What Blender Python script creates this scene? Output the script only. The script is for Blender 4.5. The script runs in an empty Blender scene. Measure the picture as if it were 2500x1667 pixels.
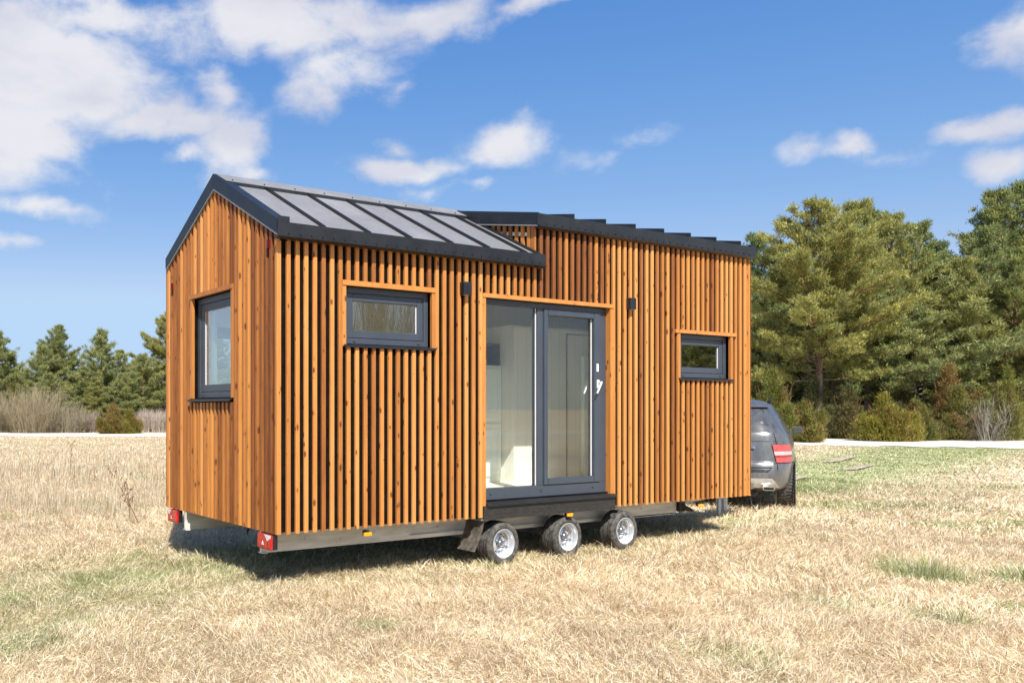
import bpy, bmesh, math, random
import numpy as np
from mathutils import Vector, Matrix

# ------------------------------------------------------------------ camera
S = bpy.context.scene
COL = S.collection
FPX, PX0, HY = 2012.0, 557.0, 999.0          # focal length, principal column and horizon row of the photograph (2500 px wide)
FWD = np.array([.4695, .8829, 0]); RGT = np.array([.8829, -.4695, 0]); UP = np.array([0, 0, 1.])
CAM = np.array([-3.859, -6.249, 1.62])
cd = bpy.data.cameras.new('camera'); cam = bpy.data.objects.new('camera', cd); COL.objects.link(cam)
cd.sensor_width = 36; cd.lens = FPX / 2500 * 36
cd.shift_x = (1250 - PX0) / 2500; cd.shift_y = (HY - 833.5) / 2500
cd.clip_start = .05; cd.clip_end = 5000
cam.location = CAM
cam.rotation_euler = (math.pi / 2, 0, -math.atan2(FWD[0], FWD[1]))
S.camera = cam
def ray(u, v): return FWD + RGT * (u - PX0) / FPX + UP * (HY - v) / FPX
def at(u, v, Z): return CAM + ray(u, v) * Z   # a point Z metres in front of the camera

# ------------------------------------------------------------------ sun, sky, exposure
SUN = Vector((-.50, -1.0, 1.36)).normalized()
ELEV = math.asin(SUN.z)
sd = bpy.data.lights.new('sun', 'SUN'); sd.energy = 5.0; sd.angle = math.radians(.53); sd.color = (1, .955, .88)
so = bpy.data.objects.new('sun', sd); COL.objects.link(so)
so.rotation_euler = SUN.to_track_quat('Z', 'Y').to_euler()
so.location = (0, 0, 30)
S.view_settings.view_transform = 'Standard'; S.view_settings.look = 'None'
S.view_settings.exposure = .72; S.view_settings.gamma = 1

W = bpy.data.worlds.new('World'); S.world = W; W.use_nodes = True
nt = W.node_tree; nt.nodes.clear()
def N(nt, t, **k):
    n = nt.nodes.new(t)
    for a, b in k.items(): setattr(n, a, b)
    return n
def L(nt, a, b): nt.links.new(a, b)
def MA(nt, op, a, b=None, c=None, clamp=False):
    n = N(nt, 'ShaderNodeMath', operation=op, use_clamp=clamp)
    for i, v in enumerate((a, b, c)):
        if v is None: continue
        if isinstance(v, (int, float)): n.inputs[i].default_value = v
        else: L(nt, v, n.inputs[i])
    return n.outputs[0]
def MIX(nt, fac, a, b, mode='MIX'):
    n = N(nt, 'ShaderNodeMix', data_type='RGBA', blend_type=mode)
    for s, v in ((n.inputs[0], fac), (n.inputs[6], a), (n.inputs[7], b)):
        if isinstance(v, (int, float)): s.default_value = v
        elif isinstance(v, tuple): s.default_value = (*v, 1) if len(v) == 3 else v
        else: L(nt, v, s)
    return n.outputs[2]
def RANGE(nt, v, a, b, c=0., d=1., t='SMOOTHSTEP'):
    n = N(nt, 'ShaderNodeMapRange', interpolation_type=t)
    L(nt, v, n.inputs[0])
    for i, x in enumerate((a, b, c, d)): n.inputs[i + 1].default_value = x
    return n.outputs[0]
def NOISE(nt, vec, scale, detail=4, rough=.5, dist=0., sc=None):
    if sc:
        m = N(nt, 'ShaderNodeMapping'); L(nt, vec, m.inputs[0]); m.inputs[3].default_value = sc; vec = m.outputs[0]
    n = N(nt, 'ShaderNodeTexNoise'); L(nt, vec, n.inputs['Vector'])
    n.inputs['Scale'].default_value = scale; n.inputs['Detail'].default_value = detail
    n.inputs['Roughness'].default_value = rough; n.inputs['Distortion'].default_value = dist
    return n.outputs['Fac']

sky = N(nt, 'ShaderNodeTexSky', sky_type='NISHITA'); sky.sun_disc = False
sky.sun_elevation = ELEV; sky.sun_rotation = math.atan2(SUN.x, SUN.y)
sky.altitude = 50; sky.air_density = 1.0; sky.dust_density = .6; sky.ozone_density = 2.2
tc = N(nt, 'ShaderNodeTexCoord')
sep = N(nt, 'ShaderNodeSeparateXYZ'); L(nt, tc.outputs['Generated'], sep.inputs[0])
az = MA(nt, 'ARCTAN2', sep.outputs[0], sep.outputs[1]); el = MA(nt, 'ARCSINE', sep.outputs[2])
comb = N(nt, 'ShaderNodeCombineXYZ'); L(nt, az, comb.inputs[0]); L(nt, el, comb.inputs[1])
wn = N(nt, 'ShaderNodeTexNoise'); L(nt, tc.outputs['Generated'], wn.inputs['Vector'])
wn.inputs['Scale'].default_value = 7; wn.inputs['Detail'].default_value = 7; wn.inputs['Roughness'].default_value = .55
wv = N(nt, 'ShaderNodeVectorMath', operation='SUBTRACT'); L(nt, wn.outputs['Color'], wv.inputs[0]); wv.inputs[1].default_value = (.5, .5, .5)
wm = N(nt, 'ShaderNodeVectorMath', operation='MULTIPLY'); L(nt, wv.outputs[0], wm.inputs[0]); wm.inputs[1].default_value = (.15, .10, 0)
wa = N(nt, 'ShaderNodeVectorMath', operation='ADD'); L(nt, comb.outputs[0], wa.inputs[0]); L(nt, wm.outputs[0], wa.inputs[1])
# clouds as soft ellipses of azimuth and elevation: column, row, half width, half height, strength
CL = [(120, 170, 340, 200, 1.4), (40, 340, 220, 160, 1.2), (230, 250, 260, 110, .8), (330, 300, 190, 70, .95), (450, 330, 150, 50, .8), (250, 40, 330, 70, 1.0), (20, 60, 250, 120, 1.1),
      (560, 350, 130, 110, 1.0), (545, 235, 90, 60, .7), (700, 60, 340, 125, 1.35), (820, 150, 170, 90, .8), (760, 210, 90, 90, .6), (620, 20, 300, 60, .9),
      (1050, 20, 190, 75, 1.0), (1300, 5, 170, 40, .75), (960, 200, 60, 45, .45), (1005, 398, 185, 52, 1.0), (1255, 335, 115, 74, .95), (1400, 372, 110, 26, .22),
      (980, 335, 60, 35, .5), (455, 408, 75, 28, .6), (630, 428, 80, 26, .6), (60, 520, 190, 32, .6), (30, 610, 90, 26, .45), (120, 440, 160, 40, .35), (1185, 440, 60, 22, .45), (1060, 470, 90, 30, .4),
      (1925, 370, 70, 34, .5), (2070, 352, 105, 44, .85), (2200, 378, 160, 26, .25), (2430, 315, 170, 48, 1.0), (2470, 400, 110, 60, .9), (2480, 80, 110, 120, 1.05)]
# more clouds round the rest of the sky, seen only in reflections: azimuth, elevation, sizes
EXTRA = [(-2.2, .5, .5, .14, 1.), (-1.4, .35, .35, .08, .9), (-2.9, .3, .4, .07, .9), (2.6, .4, .4, .12, 1.), (1.9, .25, .3, .06, .9), (-.6, .62, .4, .16, 1.)]
last = None
ells = []
for (u, v, rx, ry, k) in CL:
    d = ray(u, v); d = d / np.linalg.norm(d)
    d2 = ray(u + 10, v); d2 = d2 / np.linalg.norm(d2); d3 = ray(u, v - 10); d3 = d3 / np.linalg.norm(d3)
    a0, e0 = math.atan2(d[0], d[1]), math.asin(d[2])
    ells.append((a0, e0, abs(math.atan2(d2[0], d2[1]) - a0) / 10 * rx, abs(math.asin(d3[2]) - e0) / 10 * ry, k))
for (a0, e0, rx, ry, k) in ells + EXTRA:
    s1 = N(nt, 'ShaderNodeVectorMath', operation='SUBTRACT'); L(nt, wa.outputs[0], s1.inputs[0]); s1.inputs[1].default_value = (a0, e0, 0)
    s2 = N(nt, 'ShaderNodeVectorMath', operation='MULTIPLY'); L(nt, s1.outputs[0], s2.inputs[0]); s2.inputs[1].default_value = (1 / rx, 1 / ry, 0)
    s3 = N(nt, 'ShaderNodeVectorMath', operation='LENGTH'); L(nt, s2.outputs[0], s3.inputs[0])
    m = MA(nt, 'MULTIPLY_ADD', s3.outputs['Value'], -k, k)
    last = m if last is None else MA(nt, 'SMOOTH_MAX', last, m, .25)
n1 = NOISE(nt, tc.outputs['Generated'], 11, 10, .60, .25, (1, 1, 1.8))
dens = MA(nt, 'ADD', last, MA(nt, 'MULTIPLY', MA(nt, 'SUBTRACT', n1, .47), 1.75))
mask = RANGE(nt, dens, .0, .85)
mask = MA(nt, 'MULTIPLY', mask, .94)
n2 = NOISE(nt, tc.outputs['Generated'], 4.5, 5, .55, 0, (1, 1, 2.2))
ccol = MIX(nt, RANGE(nt, n2, .34, .60), (4.1, 4.15, 4.75), (5.2, 5.2, 5.4))
# the deep blue of a clear northern spring sky: each channel gets its own curve
sc_ = N(nt, 'ShaderNodeSeparateColor'); L(nt, sky.outputs[0], sc_.inputs[0]); hs = N(nt, 'ShaderNodeCombineColor')
gsky = MA(nt, 'MINIMUM', MA(nt, 'MULTIPLY', MA(nt, 'POWER', sc_.outputs[1], .9), .915), 4.2)
L(nt, MA(nt, 'MINIMUM', MA(nt, 'MULTIPLY', MA(nt, 'POWER', sc_.outputs[0], 1.45), .50), MA(nt, 'MULTIPLY', gsky, .72)), hs.inputs[0]); L(nt, gsky, hs.inputs[1])
L(nt, MA(nt, 'MULTIPLY', MA(nt, 'POWER', sc_.outputs[2], .46), 2.3), hs.inputs[2])
skyc = MIX(nt, mask, hs.outputs[0], ccol)
bg = N(nt, 'ShaderNodeBackground'); L(nt, skyc, bg.inputs[0]); bg.inputs[1].default_value = .1
wo = N(nt, 'ShaderNodeOutputWorld'); L(nt, bg.outputs[0], wo.inputs[0])
W.cycles.sampling_method = 'MANUAL'; W.cycles.sample_map_resolution = 1024
S.cycles.max_bounces = 14; S.cycles.diffuse_bounces = 10; S.cycles.transparent_max_bounces = 16; S.cycles.use_denoising = True
S.cycles.caustics_reflective = False; S.cycles.caustics_refractive = False

# ------------------------------------------------------------------ materials
MT = {}
def newmat(name):
    m = bpy.data.materials.new(name); m.use_nodes = True; m.node_tree.nodes.clear(); MT[name] = m
    t = m.node_tree; out = N(t, 'ShaderNodeOutputMaterial'); b = N(t, 'ShaderNodeBsdfPrincipled'); L(t, b.outputs[0], out.inputs[0])
    return m, t, b, out
def BUMP(t, b, h, strength, dist=.01):
    n = N(t, 'ShaderNodeBump'); n.inputs['Strength'].default_value = strength; n.inputs['Distance'].default_value = dist
    L(t, h, n.inputs['Height']); L(t, n.outputs[0], b.inputs['Normal'])
def plain(name, col, rough=.5, metal=0, noise=.15, scale=20, bump=0, spec=.5, coat=0, stretch=None, alt=None):
    m, t, b, o = newmat(name)
    g = N(t, 'ShaderNodeNewGeometry')
    f = NOISE(t, g.outputs['Position'], scale, 5, .6, 0, stretch)
    lo = tuple(c * (1 - noise) for c in col); hi = alt or tuple(min(1, c * (1 + noise)) for c in col)
    L(t, MIX(t, RANGE(t, f, .3, .7), lo, hi), b.inputs['Base Color'])
    L(t, RANGE(t, f, .3, .7, rough * .85, min(1, rough * 1.15)), b.inputs['Roughness'])
    b.inputs['Metallic'].default_value = metal; b.inputs['Specular IOR Level'].default_value = spec
    b.inputs['Coat Weight'].default_value = coat
    if bump: BUMP(t, b, f, bump)
    return m
# oiled pine battens: every batten carries a tone and a seed
m, t, b, o = newmat('wood')
g = N(t, 'ShaderNodeNewGeometry'); tn = N(t, 'ShaderNodeAttribute', attribute_name='tone'); sdn = N(t, 'ShaderNodeAttribute', attribute_name='seed')
off = N(t, 'ShaderNodeCombineXYZ'); L(t, MA(t, 'MULTIPLY', sdn.outputs['Fac'], 37), off.inputs[0]); L(t, MA(t, 'MULTIPLY', sdn.outputs['Fac'], 91), off.inputs[2])
va = N(t, 'ShaderNodeVectorMath', operation='ADD'); L(t, g.outputs['Position'], va.inputs[0]); L(t, off.outputs[0], va.inputs[1])
vor = N(t, 'ShaderNodeTexVoronoi', feature='F1'); mp = N(t, 'ShaderNodeMapping'); mp.inputs[3].default_value = (17, 17, 7.5); L(t, va.outputs[0], mp.inputs[0]); L(t, mp.outputs[0], vor.inputs['Vector']); vor.inputs['Scale'].default_value = 1
vcs = N(t, 'ShaderNodeSeparateColor'); L(t, vor.outputs['Color'], vcs.inputs[0])
ksize = RANGE(t, vcs.outputs[0], .35, 1, .03, .27, 'LINEAR')
kd = MA(t, 'DIVIDE', vor.outputs['Distance'], ksize)
knot = RANGE(t, kd, .65, 1.15, 1, 0)
ring = MA(t, 'SINE', MA(t, 'MULTIPLY', vor.outputs['Distance'], 55))
halo = RANGE(t, kd, .9, 1.9, 1, 0)
grain = NOISE(t, va.outputs[0], 1, 6, .62, .6, (75, 75, 3.2))
broad = NOISE(t, va.outputs[0], 1, 3, .5, 0, (9, 9, 1.1))
ramp = N(t, 'ShaderNodeValToRGB'); cr = ramp.color_ramp
cr.elements[0].position = 0; cr.elements[0].color = (.17, .052, .012, 1)
cr.elements[1].position = 1; cr.elements[1].color = (.93, .40, .085, 1)
cr.elements[0].color = (.085, .025, .007, 1); cr.elements[1].color = (.62, .282, .082, 1)
for p, c in ((.25, (.17, .053, .012)), (.5, (.33, .118, .026)), (.75, (.49, .195, .043))):
    e = cr.elements.new(p); e.color = (*c, 1)
tv = MA(t, 'ADD', tn.outputs['Fac'], MA(t, 'MULTIPLY', MA(t, 'SUBTRACT', grain, .5), .5))
tv = MA(t, 'ADD', tv, MA(t, 'MULTIPLY', MA(t, 'SUBTRACT', broad, .5), .35))
tv = MA(t, 'SUBTRACT', tv, MA(t, 'MULTIPLY', halo, MA(t, 'MULTIPLY_ADD', ring, .05, .06)))
L(t, tv, ramp.inputs[0])
colw = MIX(t, MA(t, 'MULTIPLY', knot, .8), ramp.outputs[0], (.075, .022, .007))
L(t, colw, b.inputs['Base Color']); b.inputs['Roughness'].default_value = .5; b.inputs['Specular IOR Level'].default_value = .4
BUMP(t, b, grain, .25, .004)

plain('black_backing', (.0085, .0065, .0055), .95, scale=8, noise=.35, spec=.04)
plain('black_beam', (.022, .02, .018), .6, scale=14, noise=.6, bump=.2, stretch=(1, 1, 6))
plain('frame_paint', (.048, .060, .080), .42, noise=.05, scale=4)
plain('dark_metal', (.0125, .0145, .018), .42, noise=.22, scale=5, spec=.5)
plain('roof_soffit', (.28, .29, .31), .5, metal=.4, noise=.1)
# grey roofing sheet with small darker scuffs
m, t, b, o = newmat('roof_sheet'); g = N(t, 'ShaderNodeNewGeometry')
f1 = NOISE(t, g.outputs['Position'], 160, 3, .7); f2 = NOISE(t, g.outputs['Position'], 2.2, 5, .6, 0, (1, .4, 1)); f3 = NOISE(t, g.outputs['Position'], 12, 4, .6, .5, (.3, 1.5, 1))
c = MIX(t, RANGE(t, f1, .35, .65), (.125, .125, .13), (.205, .205, .205)); c = MIX(t, RANGE(t, f2, .4, .75, 0, .35), c, (.30, .30, .30)); c = MIX(t, RANGE(t, f3, .62, .72, 0, .35), c, (.08, .08, .085))
L(t, c, b.inputs['Base Color']); b.inputs['Roughness'].default_value = .55; BUMP(t, b, f1, .3, .003)
plain('galvanised', (.66, .65, .58), .5, metal=.1, noise=.28, scale=3.5, stretch=(.5, .5, 3), bump=.05, alt=(.76, .74, .67))
plain('galvanised_blue', (.25, .28, .31), .35, metal=.7, noise=.25, scale=6)
plain('rubber', (.035, .034, .032), .85, noise=.35, scale=22, alt=(.12, .11, .095), bump=.2)
plain('flap_rubber', (.06, .052, .045), .75, noise=.3, scale=9, alt=(.16, .13, .10))
plain('rim_silver', (.62, .64, .67), .32, metal=.55, noise=.08, scale=12)
plain('hub_metal', (.35, .37, .4), .25, metal=.9, noise=.2)
plain('hole_dark', (.01, .01, .01), .9)
plain('red_lens', (.48, .012, .01), .12, noise=.3, scale=40, coat=.6)
plain('red_lens_deep', (.12, .005, .007), .15, noise=.3, scale=40, coat=.6)
plain('clear_lens', (.62, .6, .6), .15, noise=.25, scale=45, coat=.5)
plain('pink_lens', (.55, .40, .40), .15, noise=.15, scale=45, coat=.5)
plain('amber_lens', (.95, .36, .01), .2, noise=.12, scale=60, coat=.4)
plain('black_plastic', (.012, .012, .013), .45)
plain('white_plastic', (.8, .8, .8), .4, noise=.02)
plain('interior_white', (.8, .79, .75), .7, noise=.03, scale=2)
plain('cabinet_white', (.80, .85, .80), .5, noise=.03, scale=2)
plain('floor_board', (.84, .80, .72), .5, noise=.08, scale=3)
plain('ceiling_wood', (.80, .77, .70), .7, noise=.1, scale=4)
plain('shelf_brown', (.13, .055, .02), .6, noise=.2, scale=10)
plain('book_cover', (.5, .5, .48), .6)
plain('chrome', (.75, .76, .78), .12, metal=1, noise=.03)
plain('dusty_red', (.46, .075, .07), .35, noise=.25, scale=30)
plain('dusty_red_dark', (.30, .04, .04), .4, noise=.25, scale=30)
plain('mirror_dark', (.12, .15, .16), .08, metal=1, noise=.03)
plain('galv_post', (.5, .53, .56), .35, metal=.5, noise=.1)
# vertical tongue and groove boards inside
m, t, b, o = newmat('plank_white'); g = N(t, 'ShaderNodeNewGeometry'); sp = N(t, 'ShaderNodeSeparateXYZ'); L(t, g.outputs['Position'], sp.inputs[0])
fr = MA(t, 'FRACT', MA(t, 'MULTIPLY', MA(t, 'ADD', sp.outputs[0], sp.outputs[1]), 6.6)); gr = RANGE(t, MA(t, 'ABSOLUTE', MA(t, 'SUBTRACT', fr, .5)), .465, .495)
L(t, MIX(t, gr, (.88, .86, .80), (.72, .70, .64)), b.inputs['Base Color']); b.inputs['Roughness'].default_value = .65
# double glazing: clear sheet with a mirror-like share that grows towards grazing
m, t, b, o = newmat('window_glass')
gl = N(t, 'ShaderNodeBsdfGlossy'); gl.inputs['Roughness'].default_value = .0; gl.inputs['Color'].default_value = (1, 1, 1, 1)
tr = N(t, 'ShaderNodeBsdfTransparent'); tr.inputs[0].default_value = (.95, .96, .94, 1)
fn = N(t, 'ShaderNodeFresnel'); gg = N(t, 'ShaderNodeNewGeometry'); L(t, RANGE(t, gg.outputs['Backfacing'], 0, 1, 1.52, 1 / 1.52, 'LINEAR'), fn.inputs[0])
mx = N(t, 'ShaderNodeMixShader'); L(t, MA(t, 'MULTIPLY_ADD', fn.outputs[0], .85, .01, True), mx.inputs[0]); L(t, tr.outputs[0], mx.inputs[1]); L(t, gl.outputs[0], mx.inputs[2]); L(t, mx.outputs[0], o.inputs[0])
m2 = m.copy(); m2.name = 'window_glass_bright'; MT['window_glass_bright'] = m2
for n_ in m2.node_tree.nodes:
    if n_.type == 'MATH' and n_.operation == 'MULTIPLY_ADD': n_.inputs[1].default_value = 1.9; n_.inputs[2].default_value = .13
# dusty dark grey car paint
m, t, b, o = newmat('car_paint'); g = N(t, 'ShaderNodeNewGeometry'); sp = N(t, 'ShaderNodeSeparateXYZ'); L(t, g.outputs['Position'], sp.inputs[0])
f1 = NOISE(t, g.outputs['Position'], 6, 6, .65, 0, (1, 1, .4)); f2 = NOISE(t, g.outputs['Position'], 55, 4, .6)
dust = MA(t, 'MULTIPLY', RANGE(t, f1, .3, .75, .15, .8), RANGE(t, f2, .2, .8, .5, 1.)); dust = MA(t, 'MULTIPLY', dust, RANGE(t, sp.outputs[2], .25, 1.5, 1., .22, 'LINEAR'))
L(t, MIX(t, dust, (.10, .105, .112), (.36, .35, .33)), b.inputs['Base Color']); b.inputs['Metallic'].default_value = .45
L(t, RANGE(t, dust, 0, .7, .22, .6, 'LINEAR'), b.inputs['Roughness']); b.inputs['Coat Weight'].default_value = .5; b.inputs['Coat Roughness'].default_value = .12
m, t, b, o = newmat('car_glass'); g = N(t, 'ShaderNodeNewGeometry'); f1 = NOISE(t, g.outputs['Position'], 5, 5, .6)
L(t, MIX(t, RANGE(t, f1, .3, .7), (.04, .045, .052), (.10, .10, .105)), b.inputs['Base Color']); b.inputs['Roughness'].default_value = .18
plain('skid_silver', (.52, .5, .47), .35, metal=.5, noise=.2, scale=8)

def vcol_mat(name, rough=.8, transl=.0, jitter=0):
    m, t, b, o = newmat(name); a = N(t, 'ShaderNodeAttribute', attribute_name='tint')
    b.inputs['Roughness'].default_value = rough; b.inputs['Specular IOR Level'].default_value = .25
    L(t, a.outputs['Color'], b.inputs['Base Color'])
    if transl:
        tl = N(t, 'ShaderNodeBsdfTranslucent'); L(t, a.outputs['Color'], tl.inputs[0]); mx = N(t, 'ShaderNodeMixShader'); mx.inputs[0].default_value = transl
        L(t, b.outputs[0], mx.inputs[1]); L(t, tl.outputs[0], mx.inputs[2]); L(t, mx.outputs[0], o.inputs[0])
    return m
vcol_mat('blade', .6, .38); vcol_mat('needles', .55, .35); vcol_mat('twig', .85)
m, t, b, o = newmat('pine_bark'); g = N(t, 'ShaderNodeTexCoord'); f = NOISE(t, g.outputs['Object'], 3, 5, .6, 0, (1, 1, .35)); sp = N(t, 'ShaderNodeSeparateXYZ'); L(t, g.outputs['Object'], sp.inputs[0])
c1 = MIX(t, RANGE(t, f, .35, .65), (.10, .07, .055), (.27, .20, .16)); c2 = MIX(t, RANGE(t, f, .35, .65), (.15, .065, .03), (.27, .13, .065))
L(t, MIX(t, RANGE(t, sp.outputs[2], 2.5, 7), c1, c2), b.inputs['Base Color']); b.inputs['Roughness'].default_value = .85

# ------------------------------------------------------------------ mesh builder
class MB:
    def __init__(s): s.v = []; s.f = []; s.m = []; s.tone = []; s.seed = []; s.cur = 0; s.t = .5; s.sd = 0.
    def face(s, idx): s.f.append(idx); s.m.append(s.cur); s.tone.append(s.t); s.seed.append(s.sd)
    def box(s, a, b, rot=None, origin=None):
        x0, x1 = sorted((a[0], b[0])); y0, y1 = sorted((a[1], b[1])); z0, z1 = sorted((a[2], b[2]))
        n = len(s.v); P = [(x, y, z) for z in (z0, z1) for y in (y0, y1) for x in (x0, x1)]
        s.v += P
        for q in ((0, 2, 3, 1), (4, 5, 7, 6), (0, 1, 5, 4), (2, 6, 7, 3), (0, 4, 6, 2), (1, 3, 7, 5)): s.face([n + i for i in q])
    def prism(s, pts, axis, a, b):
        """polygon pts extruded along axis 0/1/2 from a to b; pts give the two other coordinates in order"""
        n = len(s.v); k = len(pts)
        for w in (a, b):
            for p in pts:
                q = list(p); q.insert(axis, w); s.v.append(tuple(q))
        s.face([n + i for i in range(k)][::-1]); s.face([n + k + i for i in range(k)])
        for i in range(k):
            j = (i + 1) % k; s.face([n + i, n + j, n + k + j, n + k + i])
    def tube(s, pts, r, n=8, cap=True):
        pts = [Vector(p) for p in pts]; rr = r if isinstance(r, (list, tuple)) else [r] * len(pts); base = len(s.v)
        for i, p in enumerate(pts):
            d = (pts[min(i + 1, len(pts) - 1)] - pts[max(i - 1, 0)]).normalized()
            up = Vector((0, 0, 1)) if abs(d.z) < .9 else Vector((1, 0, 0))
            a = d.cross(up).normalized(); c = d.cross(a)
            for k in range(n):
                w = 2 * math.pi * k / n; s.v.append(tuple(p + (a * math.cos(w) + c * math.sin(w)) * rr[i]))
        for i in range(len(pts) - 1):
            for k in range(n): s.face([base + i * n + k, base + i * n + (k + 1) % n, base + (i + 1) * n + (k + 1) % n, base + (i + 1) * n + k])
        if cap:
            s.face([base + k for k in range(n)]); s.face([base + (len(pts) - 1) * n + k for k in range(n)][::-1])
    def lathe(s, prof, c, axis='y', n=40, a0=0.):
        """profile of (radius, offset along the axis) round the y axis at c"""
        base = len(s.v); k = len(prof)
        for j in range(n):
            w = a0 + 2 * math.pi * j / n
            for r, o in prof: s.v.append((c[0] + r * math.cos(w), c[1] + o, c[2] + r * math.sin(w)))
        for j in range(n):
            for i in range(k - 1):
                s.face([base + j * k + i, base + j * k + i + 1, base + ((j + 1) % n) * k + i + 1, base + ((j + 1) % n) * k + i])
    def build(s, name, mats, parent=None, smooth=False, bevel=0, xf=None):
        me = bpy.data.meshes.new(name); me.from_pydata(s.v, [], s.f)
        for x in (mats if isinstance(mats, (list, tuple)) else [mats]): me.materials.append(MT[x])
        me.polygons.foreach_set('material_index', s.m)
        a = me.attributes.new('tone', 'FLOAT', 'FACE'); a.data.foreach_set('value', s.tone)
        a = me.attributes.new('seed', 'FLOAT', 'FACE'); a.data.foreach_set('value', s.seed)
        bm = bmesh.new(); bm.from_mesh(me); bmesh.ops.recalc_face_normals(bm, faces=bm.faces)
        if bevel:
            bmesh.ops.remove_doubles(bm, verts=bm.verts, dist=1e-5)
            es = [e for e in bm.edges if e.calc_face_angle(0) > .5]
            bmesh.ops.bevel(bm, geom=es, offset=bevel, segments=2 if bevel > .004 else 1, affect='EDGES', clamp_overlap=True)
        bm.to_mesh(me); bm.free()
        if xf is not None: me.transform(xf)
        if smooth:
            me.polygons.foreach_set('use_smooth', [True] * len(me.polygons))
            try: me.set_sharp_from_angle(angle=math.radians(smooth if smooth > 1 else 40))
            except Exception: pass
        o = bpy.data.objects.new(name, me); COL.objects.link(o)
        if parent: o.parent = parent
        return o
def tag(o, label=None, cat=None, group=None, kind=None):
    for k, v in (('label', label), ('category', cat), ('group', group), ('kind', kind)):
        if v: o[k] = v
    return o
def empty(name, loc=(0, 0, 0), rz=0):
    o = bpy.data.objects.new(name, None); COL.objects.link(o); o.location = loc; o.rotation_euler = (0, 0, rz); o.empty_display_size = .3; return o
def holes_wall(mb, u0, u1, z0, z1, holes, axis, a, b):
    """wall from a to b along axis, spanning u0..u1 and z0..z1, with rectangular openings"""
    us = sorted({u0, u1, *[h[0] for h in holes], *[h[1] for h in holes]})
    for i in range(len(us) - 1):
        ua, ub = us[i], us[i + 1]; z = z0
        cuts = sorted((h[2], h[3]) for h in holes if h[0] <= ua + 1e-6 and h[1] >= ub - 1e-6)
        for c0, c1 in cuts + [(z1, z1)]:
            if c0 > z + 1e-5:
                if axis == 1: mb.box((ua, a, z), (ub, b, c0))
                else: mb.box((a, ua, z), (b, ub, c0))
            z = max(z, c1)
rnd = random.Random(7)

# ------------------------------------------------------------------ tiny house on its trailer
ZB = .505                                  # lower end of the battens
DOOR = (2.44, 4.41, .66, 2.77); WA = (.705, 1.745, 2.235, 2.77); WB = (5.672, 6.69, 2.01, 2.542)
EW = (.865, 1.74, 1.74, 2.795)
house = empty('tiny_house', (0, 0, 0))
tag(house, 'orange batten clad tiny house with black roof on a three axle trailer', 'tiny house')

RY = 1.21
def roofz(y): return 3.30 + .576 * y if y <= RY else 3.997 - .556 * (y - RY)
# shell: black backing outside, white boards inside
w = MB(); holes_wall(w, -.018, 7.115, .52, 3.13, [DOOR, WA, WB], 1, .0245, .10); w.box((3.23, .0245, 3.1305), (7.115, .10, 3.58)); w.build('side_wall', 'black_backing', house)
w = MB(); holes_wall(w, .12, 7.0, .68, 3.13, [DOOR, WA, WB], 1, .1025, .13); w.box((3.24, .1025, 3.131), (7.0, .13, 3.58)); w.build('side_wall_lining', 'plank_white', house)
RW_ADDED = (.3, 3.15, .76, 2.58)  # unseen opening in the rear wall, added to let sky light into the room
w = MB(); holes_wall(w, -.018, 7.115, .52, 3.2, [RW_ADDED], 1, 2.35, 2.42); w.build('rear_wall', 'black_backing', house)
w = MB(); holes_wall(w, .03, 7.0, .68, 3.22, [RW_ADDED], 1, 2.32, 2.347); w.build('rear_wall_lining', 'plank_white', house)
w = MB(); holes_wall(w, .101, 2.349, .52, 3.11, [EW], 0, -.0175, .06); w.prism([(.0, 3.12), (2.42, 3.12), (2.42, 3.17), (RY, 3.86), (.0, 3.15)], 0, -.018, .06); w.build('gable_wall', 'black_backing', house)
w = MB(); holes_wall(w, .131, 2.319, .68, 3.10, [EW], 0, .0625, .09); w.prism([(.131, 3.101), (2.319, 3.101), (RY, 3.76)], 0, .0625, .09); w.build('gable_wall_lining', 'plank_white', house)
w = MB(); w.box((7.045, .101, .52), (7.115, 2.349, 3.2)); w.prism([(.101, 3.2), (2.349, 3.2), (RY, 3.87), (.101, 3.6)], 0, 7.045, 7.115); w.build('end_wall', 'black_backing', house)
w = MB(); w.box((-.01, .03, .52), (7.1, 2.4, .679)); w.build('floor_deck', 'black_backing', house)
w = MB(); w.box((.091, .131, .6805), (7.04, 2.319, .70)); w.build('floor_finish', 'floor_board', house)
w = MB()
w.prism([(.13, 3.13), (.13, 3.17), (RY, 3.80), (RY, 3.76)], 0, .0905, 3.22); cl_ = lambda y: 3.76 - .5586 * (y - RY)
for (xa, xb, ya, yb) in ((.0905, 7.04, RY + .001, 2.32),):
    w.prism([(ya, cl_(ya)), (yb, cl_(yb)), (yb, cl_(yb) + .04), (ya, cl_(ya) + .04)], 0, xa, xb)

w.prism([(.131, 3.50), (.131, 3.54), (RY, 3.76), (RY, 3.72)], 0, 3.2205, 7.04); w.build('ceiling', 'ceiling_wood', house)

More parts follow.
